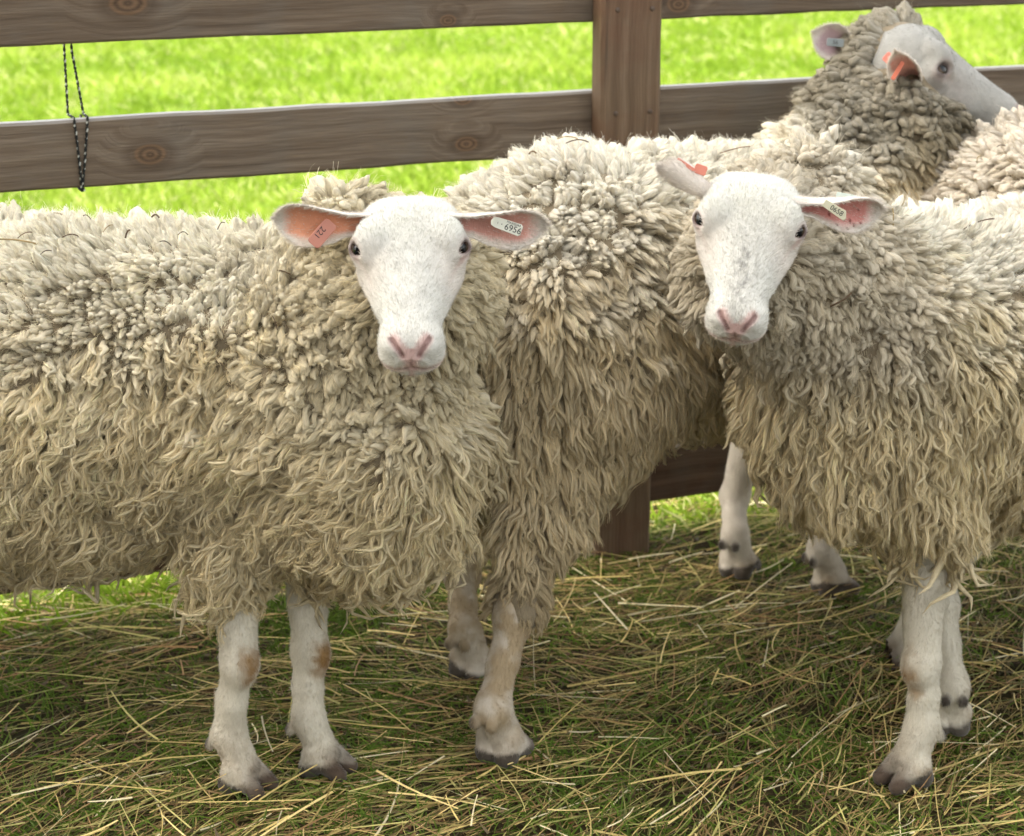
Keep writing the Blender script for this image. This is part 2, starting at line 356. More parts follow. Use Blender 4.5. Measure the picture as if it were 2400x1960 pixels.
fence = empty('wooden_fence', F0)
tag(fence, 'weathered brown wooden rail fence with a square post behind the sheep', 'fence')
OFF = 0.048                                              # the rails' faces lie behind the post's face
SPAN = 9.0
def rail_z(px, py, off=OFF): return Wf(px, py, off)[2]
mid_top = rail_z(400, 269); mid_bot = rail_z(400, 427); top_bot = rail_z(400, 93.5); low_bot = rail_z(1660, 1158)
mh = mid_top-mid_bot; rt = 0.028
print('rails', mid_top, mid_bot, top_bot, low_bot, 'post x', Wf(1411, 250), Wf(1549, 250))
def s_of(p): return float(np.dot(p-F0, FT))
def rail(zc, hh, knots, seed, tint=(1, 1, 1)):
    c = F0 + FN*(OFF+rt/2) + A(0, 0, zc)
    m = mat_wood('rail_wood', knots, tint)
    return board('rail', m, (SPAN, rt, hh), c, FA, fence, seed=seed, nseg=160)
kz = lambda px, py, zc: (s_of(Wf(px, py, OFF)), float(Wf(px, py, OFF)[2]-zc))
zc = (mid_top+mid_bot)/2
k1 = kz(352, 362, zc); k2 = kz(1093, 338, zc); k3 = kz(1085, 245, zc)
rail(zc, mh, [(k1[0], k1[1], .021), (k2[0], k2[1], .016), (k3[0], k3[1]+.01, .014)], 1)
zt = top_bot+mh/2
k1 = kz(300, 8, zt); k2 = kz(1050, 48, zt); k3 = kz(1590, 10, zt)
rail(zt, mh, [(k1[0], k1[1], .024), (k2[0], k2[1], .012), (k3[0], k3[1], .018)], 2, (.92, .9, .88))
rail(low_bot+mh/2, mh, [(1.2, 0, .015), (-.8, .01, .018)], 3, (.72, .56, .48))
pw = float(np.dot(Wf(1549, 250)-Wf(1411, 250), FT)); pc = s_of((Wf(1549, 250)+Wf(1411, 250))/2)
M_POST = mat_wood('post_wood', [(0.0, .12, .008)], (.95, .86, .76), vertical=True, red=.6)
for k in (-1, 0, 1):
    c = F0 + FT*(pc+k*2.55) + FN*OFF/2*1.0 + A(0, 0, 0.62)
    p = board('post', M_POST, (1.44, OFF, pw), c, FA, fence, bev=.006, warp=.003, nseg=60, seed=9+k, along='z')
    p.location.z += .0
    if k == 0:
        for zz in (zt-.03, zc+.02):
            for sx in (-.03, .035):
                # nail heads sunk in the face of the post
                cc = F0+FT*(pc+sx)-FN*.0005+A(0, 0, zz); th = np.linspace(0, 2*pi, 13)[:-1]
                ring = lambda r, o: cc+FN*o+np.outer(np.cos(th)*r, FT)+np.outer(np.sin(th)*r, A(0, 0, 1))
                V = np.vstack([ring(.0042, .004), ring(.0042, -.0012), ring(.003, -.002), [cc-FN*.0022]])
                k_ = np.arange(12); kk = (k_+1) % 12
                q = np.vstack([np.stack([j*12+k_, j*12+kk, (j+1)*12+kk, (j+1)*12+k_], 1) for j in (0, 1)])
                t = np.stack([24+k_, 24+kk, np.full(12, 36)], 1)
                mesh('nail', V, q, t, mat=mat_plain('rusty_nail', (.07, .045, .03), .6) if 'rusty_nail' not in bpy.data.materials else bpy.data.materials['rusty_nail'], parent=fence)

# twisted cord looped round the middle rail
def tube(path, r, K=6):
    path = np.asarray(path); n = len(path); t = nrm(np.gradient(path, axis=0)); a = nrm(np.cross(t, A(0.3, 1, .1))); b = np.cross(t, a)
    th = np.linspace(0, 2*pi, K, endpoint=False)
    V = (path[:, None, :]+r*(np.cos(th)[None, :, None]*a[:, None, :]+np.sin(th)[None, :, None]*b[:, None, :])).reshape(-1, 3)
    bb = (np.arange(n-1)*K)[:, None]; k = np.arange(K)[None, :]; k2 = (k+1) % K
    return V, np.stack([bb+k, bb+k2, bb+K+k2, bb+K+k], -1).reshape(-1, 4)
def cord():
    e = 0.004
    f = lambda px, py, o: Wf(px, py, OFF-e)+FN*o
    back = rt+2*e
    mt = lambda px, py: f(px, py, 0)
    up1, up2 = Wf(150, 100, OFF+rt+e), Wf(166, 98, OFF+rt+e)
    path = [up1+A(0, 0, .14), up1+A(0, 0, .03), Wf(151, 120, OFF+rt+e)]
    j1 = mt(174, 288); j1[2] = mid_top+e; j2 = mt(206, 286); j2[2] = mid_top+e
    path += [j1+FN*back+A(-.003, 0, .001), j1, mt(184, 360), mt(191, 436)]
    b = mt(192, 442); b[2] = mid_bot-e
    path += [b, b+FN*back, b+FN*back+A(0.012, 0, mh+2*e)]
    p2 = [b+A(.003, 0, 0), mt(194, 436), mt(200, 360), j2, j2+FN*back, Wf(168, 120, OFF+rt+e), up2+A(0, 0, .03), up2+A(0, 0, .14)]
    Vs, Qs, Cs, off = [], [], [], 0
    for pth in (path, p2):
        pth = np.array(pth); seg = np.linalg.norm(np.diff(pth, axis=0), axis=1); cum = np.concatenate([[0], np.cumsum(seg)])
        s = np.arange(0, cum[-1], .0016); q_ = np.stack([np.interp(s, cum, pth[:, i]) for i in range(3)], 1)
        for ph in (0, pi):                                  # two strands, one black, one with white flecks
            tg = nrm(np.gradient(q_, axis=0)); a = nrm(np.cross(tg, A(.3, 1, .1))); b_ = np.cross(tg, a)
            an = s*2*pi/.016+ph
            st = q_+.0011*(np.cos(an)[:, None]*a+np.sin(an)[:, None]*b_)
            V, Q = tube(st, .0013, 5)
            wh = (np.floor(s/.004+(.5 if ph else 0)) % 3 == 0) & (ph > 0)
            c = np.where(wh[:, None], A(.45, .46, .42), A(.012, .014, .014))
            Vs.append(V); Qs.append(Q+off); Cs.append(np.repeat(c, 5, 0)); off += len(V)
    tag(mesh('cord', np.concatenate(Vs), np.concatenate(Qs), mat=M_CORD, col=np.concatenate(Cs)),
        'thin black and white twisted cord looped round the middle rail at left', 'cord')
cord()

# unseen building added left of the frame to throw its shadow over the pen
def shade_barn():
    c0 = F0+FT*(-7.0)+FN*(OFF+rt+.03)
    b = empty('shade_barn', c0)
    tag(b, 'tall unseen timber building added to keep the sun off the pen', 'shade_barn')
    e1, e2, up = -FT, -FN, A(0, 0, 1); Lx, Ly, Hh = 6.0, 11.0, 8.2
    P = lambda u, v, w: c0+e1*u+e2*v+up*w
    def box(u0, u1, v0, v1, w0, w1):
        V = [P(u, v, w) for u in (u0, u1) for v in (v0, v1) for w in (w0, w1)]
        return V, [(0, 1, 3, 2), (4, 6, 7, 5), (0, 4, 5, 1), (2, 3, 7, 6), (0, 2, 6, 4), (1, 5, 7, 3)]
    wm = mat_wood('barn_boards', [], (.9, .8, .7), vertical=True)
    V, q = box(0, Lx, 0, Ly, 0, Hh); mesh('wall', V, q, mat=wm, parent=b, smooth=False)
    V = [P(-.0, 0, Hh+.003), P(Lx, 0, Hh+.003), P(Lx/2, 0, Hh+1.8), P(0, Ly, Hh+.003), P(Lx, Ly, Hh+.003), P(Lx/2, Ly, Hh+1.8)]
    mesh('roof', V, [(0, 2, 5, 3), (1, 4, 5, 2), (0, 3, 4, 1)], [(0, 1, 2), (3, 5, 4)], mat=mat_plain('roof_tiles', (.12, .07, .05), .8, noise=6), parent=b, smooth=False)
    V, q = box(-.04, -.003, 4, 7, .05, 3); d = mesh('door', V, q, mat=mat_plain('barn_door_paint', (.10, .06, .04), .7), parent=b, smooth=False)
    V, q = box(-.03, -.003, 1.2, 2.2, 1.2, 2.2); mesh('window', V, q, mat=mat_plain('dark_window', (.02, .025, .03), .1), parent=b, smooth=False)
shade_barn()

# ================================================================== SHEEP
# ---- signed distance shapes
def ell(P, c, r, R=None):
    q = P-c
    if R is not None: q = q@R
    r = np.asarray(r, float); k0 = np.linalg.norm(q/r, axis=1); k1 = np.linalg.norm(q/r**2, axis=1)
    return k0*(k0-1)/np.maximum(k1, 1e-6)
def rcone(P, a, b, ra, rb, sq=None):
    ba = b-a; t = np.clip(((P-a)@ba)/max(float(ba@ba), 1e-9), 0, 1)
    q = P-a-t[:, None]*ba
    return np.linalg.norm(q, axis=1)-(ra+(rb-ra)*t)
def smin(a, b, k):
    h = np.clip(0.5+0.5*(b-a)/k, 0, 1); return b+(a-b)*h-k*h*(1-h)
def smax(a, b, k): return -smin(-a, -b, k)
def usmin(ds, k):
    d = ds[0]
    for e in ds[1:]: d = smin(d, e, k)
    return d
def grad(f, P, e=0.0015):
    K = A([1, -1, -1], [-1, -1, 1], [-1, 1, -1], [1, 1, 1])
    return sum(k[None, :]*f(P+k*e)[:, None] for k in K)/(4*e)

def surface(f, lo, hi, h, newton=2):
    """Sparse surface-nets mesh of f = 0."""
    lo, hi = np.asarray(lo, float), np.asarray(hi, float); B = 8
    nb = np.ceil((hi-lo)/(h*B)).astype(int)+1; n = nb*B
    bc = np.stack(np.meshgrid(*[np.arange(k)*B*h+h*(B-1)/2 for k in nb], indexing='ij'), -1)+lo
    dc = f(bc.reshape(-1, 3)).reshape(nb)
    D = np.repeat(np.repeat(np.repeat(dc, B, 0), B, 1), B, 2).astype(np.float32)
    act = np.argwhere(np.abs(dc) < h*B*1.35)
    D6 = D.reshape(nb[0], B, nb[1], B, nb[2], B).transpose(0, 2, 4, 1, 3, 5)
    off = np.stack(np.meshgrid(*[np.arange(B)]*3, indexing='ij'), -1).reshape(-1, 3)
    for s in range(0, len(act), 2000):
        a = act[s:s+2000]; P = ((a[:, None, :]*B+off[None])*h+lo).reshape(-1, 3)
        D6[a[:, 0], a[:, 1], a[:, 2]] = f(P).reshape(-1, B, B, B)
    S = D < 0; c = np.zeros(n-1, np.int8)
    cor = [(i, j, k) for i in (0, 1) for j in (0, 1) for k in (0, 1)]
    sl = lambda M, o: M[o[0]:n[0]-1+o[0], o[1]:n[1]-1+o[1], o[2]:n[2]-1+o[2]]
    for o in cor: c += sl(S, o)
    cells = np.argwhere((c > 0) & (c < 8)); idx = np.full(n-1, -1, np.int32); idx[tuple(cells.T)] = np.arange(len(cells))
    V = np.zeros((len(cells), 3)); cnt = np.zeros(len(cells))
    for a in cor:
        for b in cor:
            if sum(b)-sum(a) == 1 and all(y >= x for x, y in zip(a, b)):
                da = D[tuple((cells+a).T)]; db = D[tuple((cells+b).T)]; m = (da < 0) != (db < 0)
                t = np.where(m, da/np.where(m, da-db, 1), 0)
                p = np.array(a)+t[:, None]*(np.array(b)-np.array(a)); V[m] += p[m]; cnt[m] += 1
    V = (cells+V/cnt[:, None])*h+lo
    Q = []
    for ax in range(3):
        u, v = (ax+1) % 3, (ax+2) % 3
        o = [0, 0, 0]; o[ax] = 1
        S0 = S[:n[0]-o[0], :n[1]-o[1], :n[2]-o[2]]; S1 = S[o[0]:, o[1]:, o[2]:]
        e = np.argwhere(S0 != S1); e = e[(e[:, u] > 0) & (e[:, v] > 0) & (e[:, u] < n[u]-1) & (e[:, v] < n[v]-1)]
        du = np.zeros(3, int); du[u] = 1; dv = np.zeros(3, int); dv[v] = 1
        g = lambda w: idx[tuple(w.T)]
        q = np.stack([g(e-du-dv), g(e-dv), g(e), g(e-du)], 1); ins = S0[tuple(e.T)]
        q[~ins] = q[~ins][:, ::-1]; Q.append(q)
    Q = np.concatenate(Q); Q = Q[(Q >= 0).all(1)]
    for _ in range(newton):
        d = f(V); g = grad(f, V, h*.5); g2 = np.maximum((g**2).sum(1), .25)
        V = V-np.clip(d/g2, -h, h)[:, None]*g
    return V, Q

# ---- head, in its own axes: x sideways, u along the nose, w up off the forehead
HU = np.linspace(-.02, .272, 160)
def _tab(us, vs):
    v = np.interp(HU, us, vs); k = np.hanning(13); k /= k.sum(); return np.convolve(np.pad(v, 6, mode='edge'), k, 'valid')
EYE_O = A(.0620, .103, .0185); EYE_L = nrm(A(.66, .28, .68))
H_a = _tab([-.02, 0, .03, .06, .095, .13, .16, .19, .212, .235, .252, .264, .272], [.044, .057, .0635, .0660, .0675, .0610, .0505, .0405, .0355, .0365, .0350, .030, .018])
H_t = _tab([-.02, 0, .03, .06, .10, .14, .18, .215, .24, .256, .266, .272], [.012, .028, .041, .045, .042, .036, .031, .028, .0255, .020, .011, .002])
H_b = _tab([-.02, 0, .03, .06, .10, .14, .18, .205, .235, .255, .266, .272], [-.055, -.072, -.084, -.088, -.084, -.073, -.060, -.053, -.053, -.050, -.042, -.031])
H_p = _tab([-.02, .06, .105, .15, .20, .24, .272], [3.0, 2.9, 2.7, 2.05, 2.1, 2.5, 2.5])
def hwarp(p):
    p = np.array(p, float); u = p[:, 1]; p[:, 1] = np.where(u > .1, .1+(u-.1)/.86, .1+(u-.1)/.62); return p
def head_sdf(p, cut=True):
    if cut: p = hwarp(p)
    x = np.abs(p[:, 0]); u, w = p[:, 1], p[:, 2]; uc = np.clip(u, -.02, .272)
    a = np.interp(uc, HU, H_a); t = np.interp(uc, HU, H_t); b = np.interp(uc, HU, H_b)
    wc = (t+b)/2+.006; hb = (t-b)/2
    low = np.clip((wc-w)/hb, 0, 1); a = a*(1-.30*low**1.6)
    pe = np.interp(uc, HU, H_p); q = (np.power(x/a, pe)+np.power(np.abs(w-((t+b)/2))/hb, pe))**(1/pe)
    d = (q-1)*np.minimum(a, hb)
    du = np.abs(u-uc); d = np.where(du > 0, np.sqrt(np.maximum(d, 0)**2+du**2), d)
    P = np.stack([x, u, w], 1)
    d = smin(d, ell(P, A(.045, .082, .033), (.018, .028, .012)), .014)      # brow
    d = smin(d, ell(P, A(.0525, .100, .0140), (.0195, .027, .0215)), .014)
    d = smin(d, rcone(P, A(.050, .122, -.014), A(.033, .185, -.010), .010, .007), .012)      # facial crest      # orbit
    d = smin(d, ell(P, A(.037, .104, -.038), (.019, .045, .032)), .018)     # jaw muscle
    d = smin(d, ell(P, A(.0, .236, -.014), (.0355, .028, .034)), .014)       # muzzle
    d = smin(d, ell(P, A(.017, .247, -.024), (.0205, .020, .018)), .010)     # upper lip cushions
    d = smin(d, ell(P, A(0, .238, -.050), (.024, .022, .012)), .008)        # chin
    d = smin(d, ell(P, A(.0185, .248, .009), (.013, .016, .011)), .012)      # nostril wing
    if not cut: return d
    d = smax(d, -rcone(P, A(.0665, .122, .016), A(.050, .160, .014), .0048, .0035), .010)   # tear groove
    for (pts, rr, kk) in GROOVES:
        g = np.full(len(P), 9.0)
        for q0, q1, ra, rb in zip(pts[:-1], pts[1:], rr[:-1], rr[1:]): g = np.minimum(g, rcone(P, q0, q1, ra, rb))
        d = smax(d, -g, kk)
    ec = EYE_O
    lk = EYE_L; sd_ = nrm(np.cross(lk, A(.50, -.85, -.05))); sd_ = sd_*np.sign(sd_@A(.0, -.5, 1)); lg = np.cross(sd_, lk)
    R = np.stack([lk, lg, sd_], 1)
    d = smax(d, -ell(P, ec+lk*.008, (.019, .0165, .0086), R), .003)
    # lids: a soft rim round the opening
    q = (P-ec-lk*.0058)@R; rim = np.sqrt((np.sqrt((q[:, 1]/1.45)**2+q[:, 2]**2)-.0091)**2+(q[:, 0]+.003+ (q[:,1]/1.45)**2*12)**2)-.0018
    d = smin(d, rim, .004)
    up_ = ec+lk*.0040+sd_*.0074; d = smin(d, np.minimum(rcone(P, up_-lg*.013-lk*.003-sd_*.002, up_, .0030, .0042), rcone(P, up_, up_+lg*.013-lk*.003-sd_*.002, .0042, .0030)), .005)   # upper lid
    return d
EYE_C, EYE_R = EYE_O-EYE_L*.0092, .0150

GROOVES = []
def _onto(pts, depth=0.0):
    P = np.array(pts, float); f = lambda q: head_sdf(q, False)
    for _ in range(12):
        g = grad(f, P, .001); P = P-f(P)[:, None]*nrm(g)*.9
    return P-nrm(grad(f, P, .001))*depth
NOSTRIL = _onto([(.0245, .252, .028), (.0215, .2575, .026), (.0170, .263, .022), (.0125, .268, .017), (.0095, .272, .011)], .0006)
PHILT = _onto([(0, .285, .006), (0, .290, -.002), (0, .290, -.009), (0, .288, -.014)])
MOUTH = _onto([(0, .288, -.014), (.009, .287, -.0165), (.018, .282, -.020), (.027, .272, -.024), (.037, .255, -.028), (.044, .238, -.027)])
GROOVES = [(NOSTRIL, [.0030, .0034, .0028, .0020, .0012], .003), (PHILT, [.0016]*4, .003), (MOUTH, [.0018]*6, .0035)]
def polyd(P, pts):
    g = np.full(len(P), 9.0)
    for a, b in zip(pts[:-1], pts[1:]): g = np.minimum(g, rcone(P, a, b, 0, 0))
    return g
def head_colour(p, n, spots=0.0):
    p = hwarp(p); x, u, w = np.abs(p[:, 0]), p[:, 1], p[:, 2]; N = len(p)
    c = np.tile(A(.67, .655, .605), (N, 1))
    nz = vnoise(p*55, 60); n2 = vnoise(p*160, 61); n3 = vnoise(p*420, 62)
    def blend(m, k):
        nonlocal c
        m = np.clip(m, 0, 1)[:, None]; c = c*(1-m)+np.asarray(k)*m
    P = np.stack([x, u, w], 1); ss = lambda d, a, b: np.clip((b-d)/(b-a), 0, 1)
    blend(ss(np.abs(u-.06), .02, .07)*ss(-w, -.05, -.02)*(.35+.45*nz+.3*n2), (.52, .52, .45))
    blend(ss(ell(P, A(.05, .125, -.01), (.03, .045, .04)), -.01, .02)*.30, (.78, .66, .60))
    # pink nose leather between the nostrils, down to the lips
    leather = np.minimum(polyd(P, NOSTRIL-A(.003, 0, .001))-.0042, polyd(P, PHILT)-.0055)
    tri = x-np.clip((w+.010)*.55, 0, .013); leather = np.minimum(leather, np.where((u > .258) & (w < .0155), tri, 9))
    blend(ss(leather, -.001, .006)*.68, (.66, .38, .35))
    blend(ss(polyd(P, NOSTRIL), .0016, .0042)*(.62+.33*np.clip((x-.010)/.008, 0, 1)), (.16, .06, .055))
    mth = polyd(P, MOUTH); blend(ss(mth, .002, .011)*.6, (.62, .42, .37)); blend(ss(mth, .0008, .0030)*.8, (.20, .11, .10))
    blend(ss(polyd(P, PHILT), .0006, .0024)*.75, (.24, .11, .10))
    # eye rims and the inner corner
    de = np.linalg.norm(P-EYE_O, axis=1)
    blend(ss(de, .0135, .021)*.5, (.58, .43, .41)); blend(ss(de, .0105, .0145)*.92, (.085, .05, .045))
    blend(ss(rcone(P, A(.064, .120, .014), A(.052, .152, .010), .003, .002), 0, .005)*(.45+.3*nz), (.50, .33, .29))
    if spots:
        ridge = ss(x, .004, .022)*ss(np.abs(u-.19), .02, .085)*(w > -.02)
        blend(ridge*np.clip(.3+n2*.9+n3*.5, 0, 1)*spots, (.20, .19, .18))
        blend(ss(np.linalg.norm(P-A(0, .262, -.004), axis=1), .006, .03)*np.clip(n2*1.2+n3*.6, 0, 1)*spots, (.12, .09, .09))
        blend(ss(w, -.06, -.02)*np.clip(n2, 0, 1)*.4*spots*(u > .2), (.25, .22, .2))
    c *= (1+.07*n2[:, None]+.08*nz[:, None]); return np.clip(c, 0, 1)

def frame(u, w_hint, roll=0.0):
    u = nrm(np.asarray(u, float)); w = np.asarray(w_hint, float); w = nrm(w-u*np.dot(w, u)); x = np.cross(u, w)
    if roll:
        c, s = cos(roll), sin(roll); x, w = x*c+w*s, w*c-x*s
    return np.stack([x, u, w], 1)              # columns

def ear(base, tip, nrmv, wid, th=.0032, sag=0.0, cup=(2.5, 1.25, .75), inner=(.66, .36, .30), fleck=0.0, roll0=0.0, fold=0.0):
    NS, NT_ = 44, 25
    ax = tip-base; L = np.linalg.norm(ax); a = ax/L; n = nrm(nrmv-a*np.dot(nrmv, a)); sd_ = np.cross(a, n)
    s = np.linspace(0, 1, NS); t = np.linspace(-1, 1, NT_)
    prof = np.interp(s, [0, .1, .25, .42, .6, .75, .88, .96, 1], [.80, .66, .66, .88, 1.0, .95, .70, .38, .06]); k = np.hanning(5); k /= k.sum(); prof = np.convolve(np.pad(prof, 2, mode='edge'), k, 'valid'); prof[-1] = .05
    phi = np.interp(s, [0, .3, .65, 1], [cup[0], cup[0]*.6+cup[1]*.4, cup[1], cup[2]])
    P = np.zeros((NS, NT_, 3)); Nn = np.zeros((NS, NT_, 3))
    for i in range(NS):
        w = wid*prof[i]; r = w/max(phi[i], .1)*1.25; f = t*phi[i]
        c = base+ax*s[i]+n*(-sag*sin(pi*s[i])*L)
        roll = roll0*(1-s[i]); sx = sd_*cos(roll)+n*sin(roll); nn = n*cos(roll)-sd_*sin(roll)
        P[i] = c+np.outer(r*np.sin(f), sx)+np.outer(r*(1-np.cos(f)), nn)
        Nn[i] = np.outer(-np.sin(f), sx)+np.outer(np.cos(f), nn)
    wob = vnoise((P*60).reshape(-1, 3), 70).reshape(NS, NT_)*.0012
    thick = th*(.55+.45*np.sqrt(np.clip(1-t**2, 0, 1)))[None, :]*np.clip(1.25-s, .4, 1)[:, None]
    Pi = P+Nn*(thick+wob)[..., None]*.5; Po = P-Nn*(thick-wob)[..., None]*.5
    V = np.concatenate([Pi.reshape(-1, 3), Po.reshape(-1, 3)]); M = NS*NT_
    i, j = np.meshgrid(np.arange(NS-1), np.arange(NT_-1), indexing='ij'); q0 = (i*NT_+j).ravel()
    Q = [np.stack([q0, q0+1, q0+NT_+1, q0+NT_], 1), np.stack([M+q0, M+q0+NT_, M+q0+NT_+1, M+q0+1], 1)]
    k = np.arange(NS-1)*NT_; Q += [np.stack([k, k+NT_, M+k+NT_, M+k], 1), np.stack([k+NT_-1, M+k+NT_-1, M+k+2*NT_-1, k+2*NT_-1], 1)]
    k = (NS-1)*NT_+np.arange(NT_-1); Q.append(np.stack([k, k+1, M+k+1, M+k], 1))
    Q = np.concatenate(Q)
    if np.dot(np.cross(P[5, 6]-P[5, 5], P[6, 5]-P[5, 5]), Nn[5, 5]) < 0: Q = Q[:, ::-1]
    S, T = np.meshgrid(s, t, indexing='ij')
    edge = np.clip((np.abs(T)-.55)/.3, 0, 1); edge = np.maximum(edge, np.clip((S-.80)/.16, 0, 1))
    white = A(.78, .74, .68); nz = vnoise(P.reshape(-1, 3)*90, 71).reshape(NS, NT_)
    edge = np.clip(edge+.25*nz*(edge > .05), 0, 1)
    ci = np.asarray(inner)*(1-.35*np.clip(1-S*1.7, 0, 1))[..., None]*(1+.12*nz[..., None]); ci = ci*(1-edge[..., None])+white*edge[..., None]
    if fleck:
        fl = (vnoise(P.reshape(-1, 3)*230, 72).reshape(NS, NT_) > .62) & (S < .8); ci[fl] = A(.18, .04, .03)
    co = np.tile(A(.76, .70, .64), (NS, NT_, 1))*(1+.06*nz[..., None])
    C = np.clip(np.concatenate([ci.reshape(-1, 3), co.reshape(-1, 3)]), 0, 1)
    info = dict(base=base, axis=a, n=n, side=sd_, L=L, outer=Po.reshape(-1, 3), outer_n=-Nn.reshape(-1, 3), inner=Pi.reshape(-1, 3), inner_n=Nn.reshape(-1, 3), edge=edge.ravel(), S=S.ravel(), ci=C[:M], co=C[M:], a=a)
    return V, Q, C, info

# ---- a leg as a chain of joints; returns a distance function
def leg_parts(foot, d, knee, top, hind=False, k=1.0, lift=0.0):
    """foot: point on the ground below the toe; d: horizontal direction the toes point."""
    d = nrm(np.asarray(d, float)); up = A(0, 0, 1); sd_ = np.cross(d, up); foot = foot+up*(lift+.010)
    f = foot-d*.012
    fet = f-d*.024*k+up*.080*k; cor = f+up*.034*k-d*.002
    pts = dict(f=f, fet=fet, cor=cor, knee=knee, top=top, d=d, sd=sd_, k=k, up=up)
    def fn(P):
        c1 = fet+(knee-fet)*.5+(-d*.003)
        ds = [rcone(P, fet+d*.004, c1+d*.003, .0185*k, .0165*k), rcone(P, c1+d*.003, knee, .0165*k, .0200*k), rcone(P, fet-d*.010, c1-d*.009, .0145*k, .0120*k), rcone(P, c1-d*.009, knee-d*.010, .0120*k, .0160*k),
              rcone(P, knee, top, .0235*k, .031*k), ell(P, knee+d*.007, (.0195*k, .0215*k, .030*k)), ell(P, knee-d*.010+up*.006, (.013*k, .015*k, .018*k)), rcone(P, fet-d*.002, cor, .0225*k, .0235*k)]
        if hind: ds.append(ell(P, knee-d*.016*k+up*.012, (.016*k, .020*k, .03*k)))
        dd = usmin(ds, .012*k)-.0016*vnoise(P*42, 88)
        hv = []
        for s in (-1, 1):
            a_ = cor+sd_*s*.0130*k-d*.008; b_ = f+sd_*s*(.0165)*k+d*.030+up*.011
            h = smin(rcone(P, a_, b_, .0180*k, .0115*k), rcone(P, a_-up*.010, a_-up*.022-d*.008, .0175*k, .0165*k), .006)
            hv.append(h)
        hf = np.minimum(hv[0], hv[1]); hf = smax(hf, -(P[:, 2]-f[2]-.001) if False else f[2]-P[:, 2], .003)
        dd = smin(dd, hf, .005*k)
        for s in (-1, 1): dd = smin(dd, ell(P, fet-d*.0245*k+sd_*s*.012*k-up*.014, (.0075*k, .0075*k, .009*k)), .006)
        return dd
    return fn, pts
def leg_colour(P, c, L, base, stain=None, muddy=0.0):
    q = P-L['f']; hgt = P[:, 2]-L['f'][2]; al = q@L['d']; n1 = vnoise(P*38, 80); n2 = vnoise(P*120, 81)
    near = (np.linalg.norm(q[:, :2], axis=1) < .14)
    def bl(m, k):
        m = (np.clip(m, 0, 1)*near)[:, None]; c[:] = c*(1-m)+np.asarray(k)*m
    bl(np.clip((.13-hgt)/.1, 0, 1)*(.40+.6*n1+.3*n2), (.34, .27, .19))
    bl(np.clip((.027+.010*n1-hgt)/.006, 0, 1)*.92, (.034, .024, .017))
    bl(np.clip((hgt*-1+.060+al*.1)/.02, 0, 1)*np.clip((al-.006)/.02, 0, 1)*.75, (.075, .048, .032))
    for s in (-1, 1):
        e = np.linalg.norm((P-(L['fet']-L['d']*.030*L['k']+L['sd']*s*.013*L['k']-L['up']*.012))/A(1, 1, 1.2), axis=1)
        bl((.0120-e)/.005*.75, (.055, .043, .034))
    if muddy: bl(muddy*(.75+.6*n1+.3*n2)*np.clip((hgt-.03)/.09, 0, 1), (.36, .275, .17))
    if stain is not None:
        e = np.linalg.norm((P-L['knee']-stain)/A(.020, .020, .036), axis=1)
        bl((1.2+.5*n1+.35*n2-e)*1.3*.8, (.25, .145, .055))
    return c

# ---- short hair lying on face and legs
def short_hair(P, N, flow, col, length, width):
    t = nrm(flow-N*(flow*N).sum(1, keepdims=True)+rng.normal(0, .22, P.shape)); n = len(P)
    D = nrm(N*(.45+.35*rng.random(n))[:, None]+t)
    L = length*(.6+.8*rng.random(n))
    V, q, idx, s = ribbons(P-N*.0008, D, L, width*(.7+.6*rng.random(n)), -N*(L*.22)[:, None], 2, taper=.95, up=N+rng.normal(0, .5, P.shape))
    return V, q, col[idx]*(0.84+.26*rng.random(n))[idx][:, None]
def sample(V, Q, n, w=None):
    a, b, c, d = (V[Q[:, k]] for k in range(4)); ar = np.linalg.norm(np.cross(c-a, d-b), axis=1)*.5
    if w is not None: ar = ar*w
    f = rng.choice(len(Q), n, p=ar/ar.sum()); u, v = rng.random((2, n, 1))
    P = (a[f]*(1-u)+b[f]*u)*(1-v)+(d[f]*(1-u)+c[f]*u)*v; return P, f, u, v

